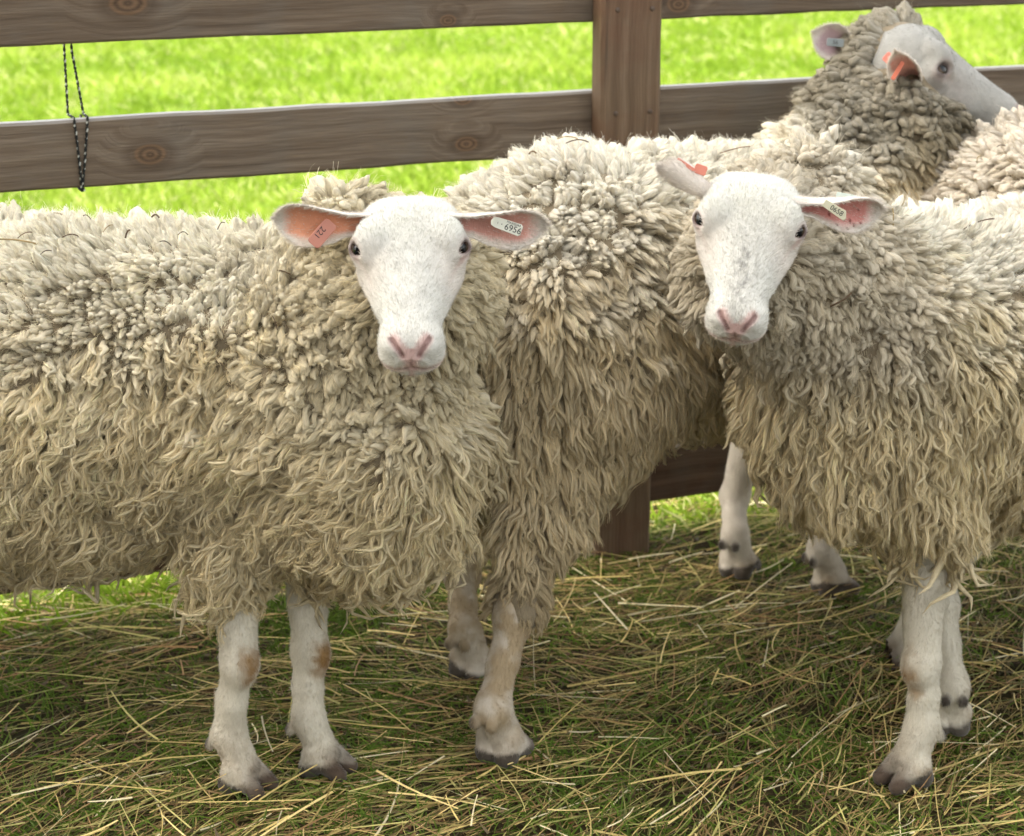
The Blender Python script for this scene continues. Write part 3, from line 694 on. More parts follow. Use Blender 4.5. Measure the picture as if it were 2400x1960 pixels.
# ---- locks of wool
def locks(P, N, T, L, R, curl, lay, point, col, tipcol, K=6, S=9, seed=0, turns=1.6, cl=None, flat=.0):
    n = len(P); s = np.linspace(0, 1, S+1); ds = 1/S
    th0 = .15+.25*rng.random(n); ang = th0[:, None]+(lay[:, None]-th0[:, None])*s[None, :]**.55
    dirs = N[:, None, :]*np.cos(ang)[..., None]+T[:, None, :]*np.sin(ang)[..., None]
    path = P[:, None, :]+np.concatenate([np.zeros((n, 1, 3)), np.cumsum((dirs[:, :-1]+dirs[:, 1:])*.5, 1)], 1)*(L*ds)[:, None, None]
    B = nrm(np.cross(N, T)); ph = rng.random(n)*2*pi; tw = turns*(.35+1.1*rng.random(n))*2*pi*np.where(rng.random(n) < .5, 1, -1)
    env = (s**.8)[None, :]*(curl*L*(.25+1.4*rng.random(n)**1.5))[:, None]; a = tw[:, None]*s[None, :]+ph[:, None]
    C2 = nrm(np.cross(B, T))
    path = path+B[:, None, :]*(env*np.sin(a))[..., None]+C2[:, None, :]*(env*.6*np.cos(a))[..., None]
    if cl is not None: path = path+cl[:, None, :]*(s**1.3)[None, :, None]
    tg = nrm(np.gradient(path, axis=1)); sx = nrm(B[:, None, :]-tg*(tg*B[:, None, :]).sum(-1, keepdims=True)); sy = np.cross(tg, sx)
    blunt = np.sqrt(np.clip(1-(s*.985)**4, 0, 1))*(.80+.25*np.sin(s*pi)); sharp = (1-s)**.75*(.75+.9*s)+.03
    rad = R[:, None]*(blunt[None, :]*(1-point[:, None])+sharp[None, :]*point[:, None])
    th = np.linspace(0, 2*pi, K, endpoint=False)
    lob = 1+.20*np.cos(2*th[None, None, :]+tw[:, None, None]*1.2*s[None, :, None]+ph[:, None, None])
    rn = vnoise(np.stack([np.repeat(np.arange(n)*3.7, (S+1)*K), np.tile(np.repeat(s*5, K), n), np.tile(th*1.2, n*(S+1))], 1), 90+seed).reshape(n, S+1, K)
    rr = rad[..., None]*lob*(1+.26*rn); rr[:, -1] *= .3
    V = path[:, :, None, :]+sx[:, :, None, :]*(rr*np.cos(th))[..., None]+sy[:, :, None, :]*(rr*np.sin(th))[..., None]*(1-flat)
    b = (np.arange(n)*(S+1)*K)[:, None, None]+(np.arange(S)*K)[None, :, None]; k = np.arange(K)[None, None, :]; k2 = (k+1) % K
    Q = np.stack([b+k, b+k2, b+K+k2, b+K+k], -1).reshape(-1, 4)
    cap = (np.arange(n)*(S+1)*K+S*K)[:, None]
    Q = np.vstack([Q, np.stack([cap+0, cap+1, cap+2, cap+3], -1).reshape(-1, 4), np.stack([cap+3, cap+4, cap+5, cap+0], -1).reshape(-1, 4)]) if K == 6 else Q
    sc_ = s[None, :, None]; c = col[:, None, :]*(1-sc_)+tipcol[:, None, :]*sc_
    C = np.repeat(c, K, 1).reshape(-1, 3)
    luv = np.zeros((n, S+1, K, 3)); luv[..., 0] = np.cos(th)*1.0; luv[..., 1] = np.sin(th)*1.0; luv[..., 2] = (s[None, :]*(L/R)[:, None])[..., None]
    luv += (np.arange(n)*7.13 % 997)[:, None, None, None]
    return V.reshape(-1, 3), Q, C, luv.reshape(-1, 3), path, rad, sx, sy
def fibres(path, rad, sx, sy, col, per, width=.0006, out=1.15, frizz=.35):
    path, rad, sx, sy = (q[:, ::2] if q.shape[1] % 2 else np.concatenate([q[:, :-1:2], q[:, -1:]], 1) for q in (path, rad, sx, sy))
    n, S1, _ = path.shape; idx = np.repeat(np.arange(n), per); m = len(idx); s = np.linspace(0, 1, S1)
    th = rng.random(m)*2*pi; tw = rng.normal(0, 1.2, m); a = th[:, None]+tw[:, None]*s
    r = rad[idx]*out+width*1.5+(rad[idx, :1]*frizz*(s**1.5)[None, :]*rng.random(m)[:, None]*2)
    p = path[idx]+sx[idx]*(r*np.cos(a))[..., None]+sy[idx]*(r*np.sin(a))[..., None]
    ext = .05*rng.normal(0, 1, (m, 3))*rad[idx, 0][:, None]*12
    p = p+ext[:, None, :]*(s**3)[None, :, None]
    radial = sx[idx]*(np.cos(a))[..., None]+sy[idx]*(np.sin(a))[..., None]; tg = nrm(np.gradient(p, axis=1)); side = nrm(np.cross(tg, radial))
    w = width*(.6+.8*rng.random(m))[:, None]*(1-.7*s[None, :])*.5
    V = np.stack([p+side*w[..., None], p-side*w[..., None]], 2).reshape(-1, 3)
    base = (np.arange(m)*(2*S1))[:, None]+(np.arange(S1-1)*2)[None, :]
    q = np.stack([base, base+1, base+3, base+2], -1).reshape(-1, 4)
    return V, q, np.repeat(col[idx]*(.78+.50*rng.random(m))[:, None], 2*S1, 0)

def face_dir_density(P, N):
    v = nrm(A(0, 0, H)-P); return (N*v).sum(1)

def fleece(parent, f_, lo, hi, style, avoid, h=.012, spacing=.0125, seed=0):
    """The whole fleece of one sheep: a felted under-layer and every lock on it, one mesh."""
    f = lambda P: f_(P)-.011*vnoise(P*13, 41)-.006*vnoise(P*29, 42)
    V0, Q0 = surface(f, lo, hi, h, 1)
    P, fi, _, _ = sample(V0, Q0, 110000)
    g = grad(f, P, .004); N = nrm(g)
    keep = avoid(P) > .002; P, N = P[keep], N[keep]
    fac = face_dir_density(P, N)
    sp = np.where(fac > -.15, spacing, spacing*1.9); sp = sp*style.get('sp', lambda P, N: 1.0)(P, N)
    o = rng.permutation(len(P)); P, N, sp, fac = P[o], N[o], sp[o], fac[o]
    jit = .3*sp[:, None]*vnoise3(P*90, 5)
    key = np.floor((P+jit)/sp[:, None]).astype(np.int64); kk = key@np.array([73856093, 19349663, 83492791])+(sp*1e5).astype(np.int64)
    _, u = np.unique(kk, return_index=True); P, N, sp, fac = P[u], N[u], sp[u], fac[u]
    hl = avoid(P, True); bad = ((hl[0][:, 1] > .075) & (hl[1] < style.get('clear', .030)) | (hl[1] < .012) & (hl[0][:, 1] > .04)) & (hl[0][:, 2] > -.045); P, N, sp, fac = P[~bad], N[~bad], sp[~bad], fac[~bad]
    n = len(P); st = style['fn'](P, N)
    fc = avoid(A(0, .10, -.01)[None], 'w')[0]; nh = np.clip(1-avoid(P)/.07, 0, 1)[:, None]
    T = st['T']*(1-.6*nh)+nh*1.6*nrm(P-fc); T = nrm(T-N*(T*N).sum(1, keepdims=True)+1e-5)
    r1 = rng.random(n); sf = sp/spacing
    lf = vnoise(P*7, 43); L = st['L']*(.75+.6*r1)*(1+.22*lf)*np.sqrt(sf); R = st['R']*(.75+.5*rng.random(n))*sf
    # neighbouring tips are drawn together so the fleece splits into staples
    cs = st.get('clump', .035); ck = np.floor((P+.5*cs*vnoise3(P*25, 33))/cs).astype(np.int64)@np.array([73856093, 19349663, 83492791])
    uq, inv = np.unique(ck, return_inverse=True); cnt = np.bincount(inv); cen = np.stack([np.bincount(inv, P[:, k])/cnt for k in range(3)], 1)[inv]
    cl = (cen-P)*st.get('pull', .45); 
    tn = (rng.random(len(uq))-.5)[inv]; lvl = (rng.random(len(uq)))[inv]
    L = L*(.85+.3*lvl); P = P+N*(lvl-.5)[:, None]*st.get('step', .012)
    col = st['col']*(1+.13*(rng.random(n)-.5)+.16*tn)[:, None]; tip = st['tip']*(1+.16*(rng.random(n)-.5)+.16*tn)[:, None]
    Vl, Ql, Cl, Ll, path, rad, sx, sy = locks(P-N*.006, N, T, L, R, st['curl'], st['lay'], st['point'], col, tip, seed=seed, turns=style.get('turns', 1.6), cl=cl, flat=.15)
    m = fac > -.2
    Vf, Qf, Cf = fibres(path[m], rad[m], sx[m], sy[m], tip[m]*1.03, style.get('per', 5)*2, width=style.get('fw', .0006)*1.15, out=1.0, frizz=style.get('frizz', .35))
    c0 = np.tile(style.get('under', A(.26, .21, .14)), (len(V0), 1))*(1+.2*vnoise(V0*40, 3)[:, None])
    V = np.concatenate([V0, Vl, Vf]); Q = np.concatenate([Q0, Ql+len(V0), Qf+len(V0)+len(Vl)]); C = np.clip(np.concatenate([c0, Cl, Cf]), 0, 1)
    luv = np.concatenate([V0*80, Ll, np.zeros_like(Vf)]); fm = np.concatenate([np.zeros(len(Q0)+len(Ql)), np.ones(len(Qf))]).astype(int)
    print(parent.name, 'locks', n, 'verts', len(V))
    return mesh('fleece', V, Q, mats=[M_WOOL, M_FUZZ], col=C, luv=luv, fmat=fm, parent=parent)

# ---- ear tags
def font_mesh(txt, size):
    cu = bpy.data.curves.new('tmp', 'FONT'); cu.body = txt; cu.size = size; cu.align_x = 'CENTER'; cu.align_y = 'CENTER'; cu.extrude = .00012
    ob = bpy.data.objects.new('tmp', cu); sc.collection.objects.link(ob); bpy.context.view_layer.update()
    me = bpy.data.meshes.new_from_object(ob.evaluated_get(bpy.context.evaluated_depsgraph_get()))
    V = np.array([v.co[:] for v in me.vertices]); F = [tuple(p.vertices) for p in me.polygons]
    bpy.data.objects.remove(ob); bpy.data.curves.remove(cu); bpy.data.meshes.remove(me); return V, F
def outline_plate(name, pts, c, ex, ey, en, th, mat, col, parent):
    pts = np.array(pts); n = len(pts); e = .0005
    ring = lambda k, z: c+np.outer(pts[:, 0]*k, ex)+np.outer(pts[:, 1]*k, ey)+en*z
    V = np.vstack([ring(.94, th/2), ring(1, th/2-e), ring(1, -th/2+e), ring(.94, -th/2)]); k = np.arange(n); k2 = (k+1) % n
    q = np.vstack([np.stack([j*n+k, (j+1)*n+k, (j+1)*n+k2, j*n+k2], 1) for j in range(3)])
    V = np.vstack([V, [c+en*th/2], [c-en*th/2]])
    t = np.vstack([np.stack([k, k2, np.full(n, 4*n)], 1), np.stack([3*n+k2, 3*n+k, np.full(n, 4*n+1)], 1)])
    return mesh(name, V, q, t, mat=mat, col=np.tile(col, (len(V), 1)), parent=parent, smooth=False)
def lettering(txts, c, ex, ey, en, th, parent):
    """txts: (text, size, dx, dy)"""
    Vs, Fs, off = [], [], 0
    for (t, s, dx, dy) in txts:
        V, F = font_mesh(t, s); V = c+np.outer(V[:, 0]+dx, ex)+np.outer(V[:, 1]+dy, ey)+np.outer(V[:, 2]+th/2+.00015, en)
        Vs.append(V); Fs += [tuple(i+off for i in f) for f in F]; off += len(V)
    base = np.array(parent['base']) if 'base' in parent else np.zeros(3)
    p = parent
    while p.parent is not None: p = p.parent
    V = np.vstack(Vs)-np.array(p['base']); me = bpy.data.meshes.new('lettering'); me.from_pydata(V.tolist(), [], Fs); me.materials.append(M_INK)
    o = bpy.data.objects.new('lettering', me); sc.collection.objects.link(o); o.parent = parent; return o

def make_sheep(base, label, f_fl, bbox, head, legs, ears, tags, style, coat=(.60, .555, .46), spots=0.0, hz=1.0, tuft=None, group=None):
    root = empty('sheep', base); tag(root, label, 'sheep')
    O, R, k = head['O'], head['R'], head['k']
    to_l = lambda P: ((P-O)@R)/k
    to_w = lambda p: O+(p*k)@R.T
    hs = lambda P: head_sdf(to_l(P))*k
    LP = [leg_parts(**l['geo']) for l in legs]
    inner = (lambda P: f_fl(P)+.05)
    nk = head['neck']
    def skin(P):
        d = smin(inner(P), rcone(P, nk, to_w(A(0, .06, -.025)[None])[0], .055, .040), .03)
        ld = LP[0][0](P)
        for fn, _ in LP[1:]: ld = np.minimum(ld, fn(P))
        return smin(d, ld, .02)
    Vh, Qh = surface(head_sdf, A(-.09, -.04, -.11), A(.09, .29, .07), .0019*hz, 2)
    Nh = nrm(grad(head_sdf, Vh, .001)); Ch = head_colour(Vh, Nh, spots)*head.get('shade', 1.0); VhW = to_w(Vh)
    if np.linalg.det(R) < 0: Qh = Qh[:, ::-1]
    Vb, Qb = surface(skin, bbox[0], bbox[1], .0048, 2)
    Cb = np.tile(np.asarray(coat), (len(Vb), 1))*(1+.08*vnoise(Vb*30, 12)[:, None])
    for l, (fn, L) in zip(legs, LP):
        m = fn(Vb) < .004
        sub = Cb[m]; sub = leg_colour(Vb[m], sub, L, coat, stain=l.get('stain'), muddy=l.get('muddy', 0.0)); Cb[m] = sub
    Vs, Qs, Cs = [VhW, Vb], [Qh, Qb+len(VhW)], [Ch, Cb]; off = len(VhW)+len(Vb)
    hv, hq, hc, ho = [], [], [], 0
    def addhair(V, q, c):
        nonlocal ho
        hv.append(V); hq.append(q+ho); hc.append(c); ho += len(V)
    infos = []
    for e in ears:
        V, Q, C, info = ear(**e); Vs.append(V); Qs.append(Q+off); Cs.append(C); off += len(V); infos.append(info)
        for side, m_ in (('outer', 2600), ('inner', 2200)):
            Pe, Ne = info[side], info[side+'_n']; ce = info['co' if side == 'outer' else 'ci']
            w = np.ones(len(Pe)) if side == 'outer' else np.clip(info['edge'], .03, 1)
            ix = rng.choice(len(Pe), m_, p=w/w.sum())
            fl = np.tile(info['a'], (m_, 1))+.5*(Pe[ix]-info['base']-np.outer((Pe[ix]-info['base'])@info['a'], info['a']))*20
            addhair(*short_hair(Pe[ix]+rng.normal(0, .0008, (m_, 3)), Ne[ix], fl, np.minimum(ce[ix]*1.05, .9) if side == 'outer' else np.tile(A(.78, .72, .64), (m_, 1)), .0065, .00045))
    body = mesh('body', np.concatenate(Vs), np.concatenate(Qs), mat=M_SKIN, col=np.concatenate(Cs), parent=root)
    # short coat on face and legs
    w = np.ones(len(Qh)); cen = Vh[Qh[:, 0]]; w *= (cen[:, 1] > -.01); 
    w *= 1-.9*np.clip(1-np.abs(np.linalg.norm(A(1, 1, 1)*(np.stack([np.abs(cen[:, 0]), cen[:, 1], cen[:, 2]], 1)-EYE_O), axis=1))/.0165, 0, 1)**.25*(np.linalg.norm(np.stack([np.abs(cen[:, 0]), cen[:, 1], cen[:, 2]], 1)-EYE_O, axis=1) < .0165)
    w *= np.where((cen[:, 1] > .255) & (np.abs(cen[:, 0]) < .024) & (cen[:, 2] > -.028), .04, 1)
    nf = head.get('hair', 30000)
    Ph, fi, _, _ = sample(Vh, Qh, nf, w); Nf = Nh[Qh[fi, 0]]
    flow = np.stack([1.3*np.sign(Ph[:, 0])*np.clip(np.abs(Ph[:, 0])*8, 0, 1)*.7, -np.ones(nf), -np.clip(np.abs(Ph[:, 0])*10, 0, 1)*.5], 1)+.35*vnoise3(Ph*32, 9)
    Rk = R.T
    addhair(*short_hair(to_w(Ph), Nf@Rk, flow@Rk, np.minimum(Ch[Qh[fi, 0]]*1.06, .9), .0062, .00055))
    m = np.zeros(len(Qb), bool); qc = Vb[Qb[:, 0]]
    for fn, L in LP: m |= (fn(qc) < .004) & (qc[:, 2] > .03)
    nl = 15000*len(legs); Pl, fi, _, _ = sample(Vb, Qb, nl, m.astype(float)+1e-9); Nl = nrm(grad(skin, Pl, .002))
    addhair(*short_hair(Pl, Nl, np.tile(A(0, 0, -1), (nl, 1))+.3*vnoise3(Pl*30, 4), Cb[Qb[fi, 0]]*1.03, .0065, .00065))
    mesh('short_coat', np.concatenate(hv), np.concatenate(hq), mat=M_HAIR, col=np.concatenate(hc), parent=root)
    # eyes
    for sx in (-1, 1):
        th, ph = np.meshgrid(np.linspace(0, pi, 21), np.linspace(0, 2*pi, 33), indexing='ij')
        lk = nrm(EYE_L*A(sx, 1, 1)*A(.9, 1, 1.1)); b = nrm(np.cross(lk, A(0, .45, 1))); c = np.cross(b, lk)
        D = np.sin(th)[..., None]*(np.cos(ph)[..., None]*b+np.sin(ph)[..., None]*c)+np.cos(th)[..., None]*lk
        V = A(EYE_C[0]*sx, EYE_C[1], EYE_C[2])+D.reshape(-1, 3)*EYE_R; th_, ph_ = th.ravel(), ph.ravel()
        n2 = vnoise(np.stack([np.cos(ph_)*6, np.sin(ph_)*6, th_*6], 1), 14)
        pup = (np.sin(th_)*np.cos(ph_)/.58)**2+(np.sin(th_)*np.sin(ph_)/.38)**2 < 1
        col = np.where((th_ < .80)[:, None], A(.050, .027, .011)*(1+.4*n2[:, None]), A(.05, .035, .03)); col[(pup) & (th_ < 1.5)] = (.004, .005, .007)
        i, j = np.meshgrid(np.arange(20), np.arange(32), indexing='ij'); q0 = (i*33+j).ravel()
        mesh('eye', to_w(V), np.stack([q0, q0+1, q0+34, q0+33], 1), mat=M_EYE, col=np.clip(col, 0, 1), parent=root)
    # tags
    for t in tags:
        tg_ = outline_plate('ear_tag', t['pts'], t['c'], t['ex'], t['ey'], t['en'], .0014, M_TAG, t['col'], root)
        if t.get('label'): tg_['label'] = t['label']
        if t.get('txt'): lettering(t['txt'], t['c'], t['ex'], t['ey'], t['en'], .0014, tg_)
        # the pin through the ear
        if t.get('pin') is not None:
            V, q = tube(np.array([t['pin']-t['en']*.006, t['pin']+t['en']*.0016, t['pin']+t['en']*.0017]), .0028, 10)
            mesh('tag_pin', V, q, mat=M_TAG, col=np.tile(t['col'], (len(V), 1)), parent=tg_)
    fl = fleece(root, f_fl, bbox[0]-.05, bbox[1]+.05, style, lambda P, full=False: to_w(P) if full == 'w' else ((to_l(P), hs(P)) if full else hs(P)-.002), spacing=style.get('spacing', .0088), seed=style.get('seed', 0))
    return root, dict(to_w=to_w, f=f_fl)

def headspec(eye_mid, u, w, roll=0.0, k=1.0, neck=None, hair=30000):
    R = frame(u, w, roll); O = eye_mid-k*(R@EYE_O*A(0, 1, 1)); return dict(O=O, R=R, k=k, neck=neck, hair=hair)
def view_frame(P, tilt=0.0):
    """axes of a small flat thing that faces a standing visitor: right, up, towards"""
    en = nrm(A(0, 0, H)-P); ex = nrm(np.cross(A(0, 0, 1), en)); ey = np.cross(en, ex)
    c, s = cos(tilt), sin(tilt); return ex*c+ey*s, ey*c-ex*s, en
def wool_style(side, top, swirl=.5, Ls=.045, Lt=.022, R=.0058, curl=.10, point=.8, drift=None, clump=.035, pull=.45, neck=None, grey=None, **kw):
    def fn(P, N):
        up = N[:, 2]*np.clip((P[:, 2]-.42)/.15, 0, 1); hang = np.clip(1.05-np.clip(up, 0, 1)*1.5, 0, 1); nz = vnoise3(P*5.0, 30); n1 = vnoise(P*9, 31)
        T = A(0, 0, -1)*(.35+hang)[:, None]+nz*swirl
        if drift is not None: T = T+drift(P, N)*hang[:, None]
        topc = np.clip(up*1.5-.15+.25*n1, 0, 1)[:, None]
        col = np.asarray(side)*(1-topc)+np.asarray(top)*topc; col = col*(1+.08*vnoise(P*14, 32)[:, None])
        d = dict(T=T, L=Lt+(Ls-Lt)*hang, R=R*(1.12-.42*hang)*np.ones(len(P)), curl=curl*(.4+1.1*hang), lay=.45+.95*hang, point=np.clip(point*(hang*1.2-.15)+.2*n1, 0, 1), col=col*.80, tip=col, clump=clump, pull=pull)  # lock roots coloured darker to deepen the shade between locks
        if neck is not None:
            m = neck(P)                                            # blunt fat grey-brown rolls round the neck
            d['point'] = d['point']*(1-m)+.15*m; d['R'] = d['R']*(1+.50*m); d['L'] = d['L']*(1-m)+(.026)*m; d['curl'] = d['curl']*(1-m)+.16*m; d['lay'] = d['lay']*(1-m)+.95*m
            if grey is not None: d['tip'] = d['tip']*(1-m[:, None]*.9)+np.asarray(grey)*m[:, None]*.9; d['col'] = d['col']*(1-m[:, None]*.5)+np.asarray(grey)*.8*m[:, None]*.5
        return d
    return dict(fn=fn, **kw)

up3 = A(0, 0, 1)
TAGP = lambda a, b, r: [(-a, -b+r), (-a+r*.3, -b+r*.3), (-a+r, -b), (a-r, -b), (a-r*.3, -b+r*.3), (a, -b+r), (a, b-r), (a-r*.3, b-r*.3), (a-r, b), (-a+r, b), (-a+r*.3, b-r*.3), (-a, b-r)]

# ------------------------------------------------------------------ sheep at left
def sheep_left():
    hip, sh = A(-1.08, 2.64, .555), A(-.37, 2.525, .56)
    nk = A(-.24, 2.43, .64); hp = W(950, 700, 2.39)
    l1, l2 = G(594, 1872), G(782, 1832)
    def f(P):
        d = rcone(P, hip, sh, .215, .205)
        d = smin(d, ell(P, A(-.68, 2.56, .520), (.36, .215, .215)), .06)
        d = smin(d, ell(P, A(-.20, 2.42, .51), (.145, .15, .185)), .07)
        d = smin(d, rcone(P, nk, hp, .145, .102), .06)
        d = smin(d, rcone(P, A(-.355, 2.42, .42), W(535, 1335, 2.40), .078, .042), .04)
        d = smin(d, rcone(P, A(-.25, 2.45, .40), W(720, 1270, 2.46), .060, .036), .04)
        for y in (2.53, 2.76): d = smin(d, rcone(P, A(-1.13, y, .45), A(-1.16, y, .26), .12, .05), .05)
        return d
    E = W(954, 584, 2.245)
    u = nrm(A(.03, -cos(radians(46)), -sin(radians(46)))); hd = headspec(E, u, A(0, -.5, 1), 0.0, 1.0, nk, 34000)
    tw = lambda *p: hd['O']+hd['R']@A(*p)
    f0_ = f
    f = lambda P: smin(f0_(P), ell(P, W(815, 520, 2.38), (.036, .035, .028)), .02)
    earL = dict(base=tw(.047, .060, .015), tip=W(645, 510, 2.27), nrmv=A(.10, -1, -.30), wid=.0285, cup=(1.8, 1.15, .55), inner=(.80, .36, .22), sag=-.03)
    earR = dict(base=tw(-.047, .060, .015), tip=W(1281, 524, 2.27), nrmv=A(-.05, -1, -.38), wid=.0275, cup=(1.8, 1.15, .5), inner=(.70, .36, .30), sag=-.03)
    # tags
    cL = W(752, 545, 2.2500); exL, eyL, enL = view_frame(cL, radians(228)); 
    cR = W(1187, 530, 2.2460); exR, eyR, enR = view_frame(cR, radians(-19))
    tags = [dict(pts=TAGP(.018, .0088, .004), c=cL-eyL*-.002, ex=exL, ey=eyL, en=enL, col=(.62, .27, .20), txt=[('221', .0105, .001, -.003)], label='orange ear tag marked 221', pin=None),
            dict(pts=[(-.0195, 0), (-.018, -.0045), (-.013, -.0062), (.0165, -.0072), (.0190, -.0050), (.0190, .0055), (.0165, .0075), (-.013, .0068), (-.018, .0048)], c=cR, ex=exR, ey=eyR, en=enR, col=(.74, .75, .66), txt=[('6956', .0105, .0085, -.0012), ('MAX0044', .0042, .0075, .0050), ('1', .004, -.011, 0), ('=', .004, -.006, 0)], label='white ear tag numbered 6956', pin=cR-exR*.014)]
    mk = lambda d, kx: A(d[0], d[1], d[2])+A(*kx)
    legs = [dict(geo=dict(foot=l1, d=A(.80, -.42, 0), knee=W(560, 1555, 2.385), top=W(553, 1400, 2.41)), stain=A(.022, -.018, -.002)),
            dict(geo=dict(foot=l2, d=A(.85, -.35, 0), knee=W(728, 1530, 2.46), top=W(716, 1330, 2.48)), stain=A(.024, -.014, .0)),
            dict(geo=dict(foot=A(-1.14, 2.50, 0), d=A(1, -.15, 0), knee=A(-1.20, 2.53, .22), top=A(-1.14, 2.53, .36), hind=True)),
            dict(geo=dict(foot=A(-1.08, 2.78, 0), d=A(1, -.15, 0), knee=A(-1.14, 2.76, .22), top=A(-1.10, 2.76, .36), hind=True))]
    def drift(P, N):
        w = np.clip(1-np.abs(P[:, 2]-.50)/.22, 0, 1)*np.clip((P[:, 0]+.75)/.2, 0, 1)
        ch = np.clip((P[:, 0]+.22)/.1, 0, 1)
        return A(-1.1, 0, .15)*(w*(1-ch))[:, None]+A(.15, 0, -.2)*ch[:, None]
    def neckm(P):
        d = rcone(P, A(-.21, 2.36, .60), hp, .10, .12); return np.clip((.075-d)/.06, 0, 1)*np.clip((P[:, 2]-.48)/.12, 0, 1)
    st = wool_style((.80, .675, .43), (.91, .84, .68), swirl=1.0, Ls=.048, Lt=.022, R=.0042, curl=.14, point=.95, drift=drift, neck=neckm, grey=(.72, .63, .44), pull=.45, clump=.026, seed=1, per=6, fw=.0007, frizz=1.0, turns=1.5)
    return make_sheep(A(-.65, 2.55, 0), 'cream sheep at left standing side on, face to camera, ear tag 6956', f,
        (A(-1.42, 2.2, -.002), A(.06, 2.95, .86)), hd, legs, [earL, earR], tags, st)

# ------------------------------------------------------------------ sheep in the middle, seen from behind
def sheep_mid():
    hip, sh = A(.085, 2.755, .620), A(.50, 3.10, .565)
    nk = A(.56, 3.14, .74); hp = W(2100, 160, 3.25)
    def f(P):
        d = rcone(P, hip, sh, .215, .212)
        d = smin(d, ell(P, A(.03, 2.70, .56), (.17, .17, .23)), .06)
        d = smin(d, rcone(P, nk, hp, .130, .080), .05)
        d = smin(d, rcone(P, W(2120, 310, 3.14), W(2090, 205, 3.18), .080, .066), .04)
        d = smin(d, rcone(P, A(.075, 2.68, .55), W(1266, 1220, 2.585), .138, .046), .10)
        d = smin(d, rcone(P, W(1255, 1235, 2.575), W(1218, 1430, 2.53), .050, .028), .05)
        d = smin(d, rcone(P, A(-.01, 2.80, .47), W(1115, 1000, 2.82), .07, .03), .04)
        return d
    E = W(2175, 158, 3.19)
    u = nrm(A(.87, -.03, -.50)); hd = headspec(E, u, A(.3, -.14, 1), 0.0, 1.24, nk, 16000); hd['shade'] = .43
    E2 = W(2205, 163, 3.12)
    # move so the near eye sits where it should
    near = hd['O']+hd['k']*(hd['R']@EYE_O); far = hd['O']+hd['k']*(hd['R']@(EYE_O*A(-1, 1, 1)))
    nr = near if near[1] < far[1] else far; hd['O'] = hd['O']+(E2-nr)
    sg = 1 if near[1] < far[1] else -1
    tw = lambda *p: hd['O']+hd['k']*(hd['R']@A(*p))
    ears = [dict(base=W(2152, 198, 3.16), tip=W(2098, 120, 3.03), nrmv=A(-.25, -1, -.25), wid=.027, cup=(2.2, 1.35, .9), inner=(.62, .30, .24)),
            dict(base=W(2010, 128, 3.28), tip=W(1907, 76, 3.24), nrmv=A(.1, -1, .0), wid=.030, cup=(2.2, 1.1, .7), inner=(.50, .36, .38))]
    c1 = W(2104, 166, 3.045); c2 = W(1958, 100, 3.20); c3 = W(2084, 138, 3.06)
    x1, y1, n1 = view_frame(c1, radians(62)); x2, y2, n2 = view_frame(c2, radians(-4)); x3, y3, n3 = view_frame(c3, radians(-40))
    tags = [dict(pts=TAGP(.016, .0035, .002), c=c1, ex=x1, ey=y1, en=n1, col=(.72, .22, .14), label='orange tag inside the near ear'),
            dict(pts=TAGP(.009, .008, .003), c=c3, ex=x3, ey=y3, en=n3, col=(.78, .26, .20), label='orange tag back showing over the near ear'),
            dict(pts=TAGP(.014, .0065, .002), c=c2, ex=x2, ey=y2, en=n2, col=(.22, .25, .26), txt=[('56', .009, 0, 0)], label='grey tag in the far ear')]
    l1 = G(1190, 1785); l2 = G(1118, 1590); l3 = G(1738, 1352); l4 = G(1965, 1400)
    h = A(.7, .71, 0)
    legs = [dict(geo=dict(foot=l1, d=A(.35, .6, 0), knee=W(1205, 1450, 2.53), top=W(1245, 1240, 2.58), hind=True, k=1.15), muddy=1.3),
            dict(geo=dict(foot=l2, d=A(.35, .7, 0), knee=W(1085, 1350, 2.82), top=W(1105, 1110, 2.82), hind=True, k=1.1), muddy=1.25),
            dict(geo=dict(foot=l3, d=A(.4, .7, 0), knee=W(1722, 1165, 3.22), top=A(.44, 3.16, .42), k=1.05)),
            dict(geo=dict(foot=l4, d=A(.8, .35, 0), knee=W(1935, 1225, 3.12), top=A(.56, 3.08, .42), k=1.05))]
    def neckm(P):
        d = rcone(P, W(2120, 330, 3.1), hp, .09, .10); return np.clip((.11-d)/.05, 0, 1)*np.clip((P[:, 2]-.76)/.05, 0, 1)*np.clip((P[:, 0]-.46)/.05, 0, 1)
    def drift(P, N): return A(-.55, 0, -.2)*np.clip((.05-P[:, 0])/.2, 0, 1)[:, None]
    st = wool_style((.74, .61, .39), (.88, .82, .69), swirl=.22, Ls=.044, Lt=.020, R=.0046, curl=.08, point=.72, neck=neckm, grey=(.20, .175, .125), drift=drift, clear=.006, clump=.034, pull=.50, seed=2, per=5, fw=.0007, frizz=.6, turns=1.2)
    fn0 = st['fn']; pc = W(1345, 352, 2.60)
    def fn1(P, N):
        d = fn0(P, N); m = (np.clip(1.1-np.linalg.norm((P-pc)/A(.09, .09, .05), axis=1)+.4*vnoise(P*30, 77), 0, 1)*.55)[:, None]
        d['tip'] = d['tip']*(1-m)+A(.72, .42, .20)*m; d['col'] = d['col']*(1-m)+A(.62, .36, .18)*m
        lo = np.clip((.33-P[:, 2])/.08, 0, 1); d['L'] = d['L']*(1-.55*lo); d['R'] = d['R']*(1-.2*lo); lo = lo[:, None]*.7
        for q in ('tip', 'col'): d[q] = d[q]*(1-lo)+A(.46, .36, .22)*lo
        return d
    st['fn'] = fn1
    return make_sheep(A(.25, 2.85, 0), 'muddy-legged sheep seen from behind by the fence post, head turned right', f,
        (A(-.25, 2.4, -.002), A(1.0, 3.42, 1.06)), hd, legs, ears, tags, st, coat=(.60, .54, .46), spots=.25, hz=1.35)

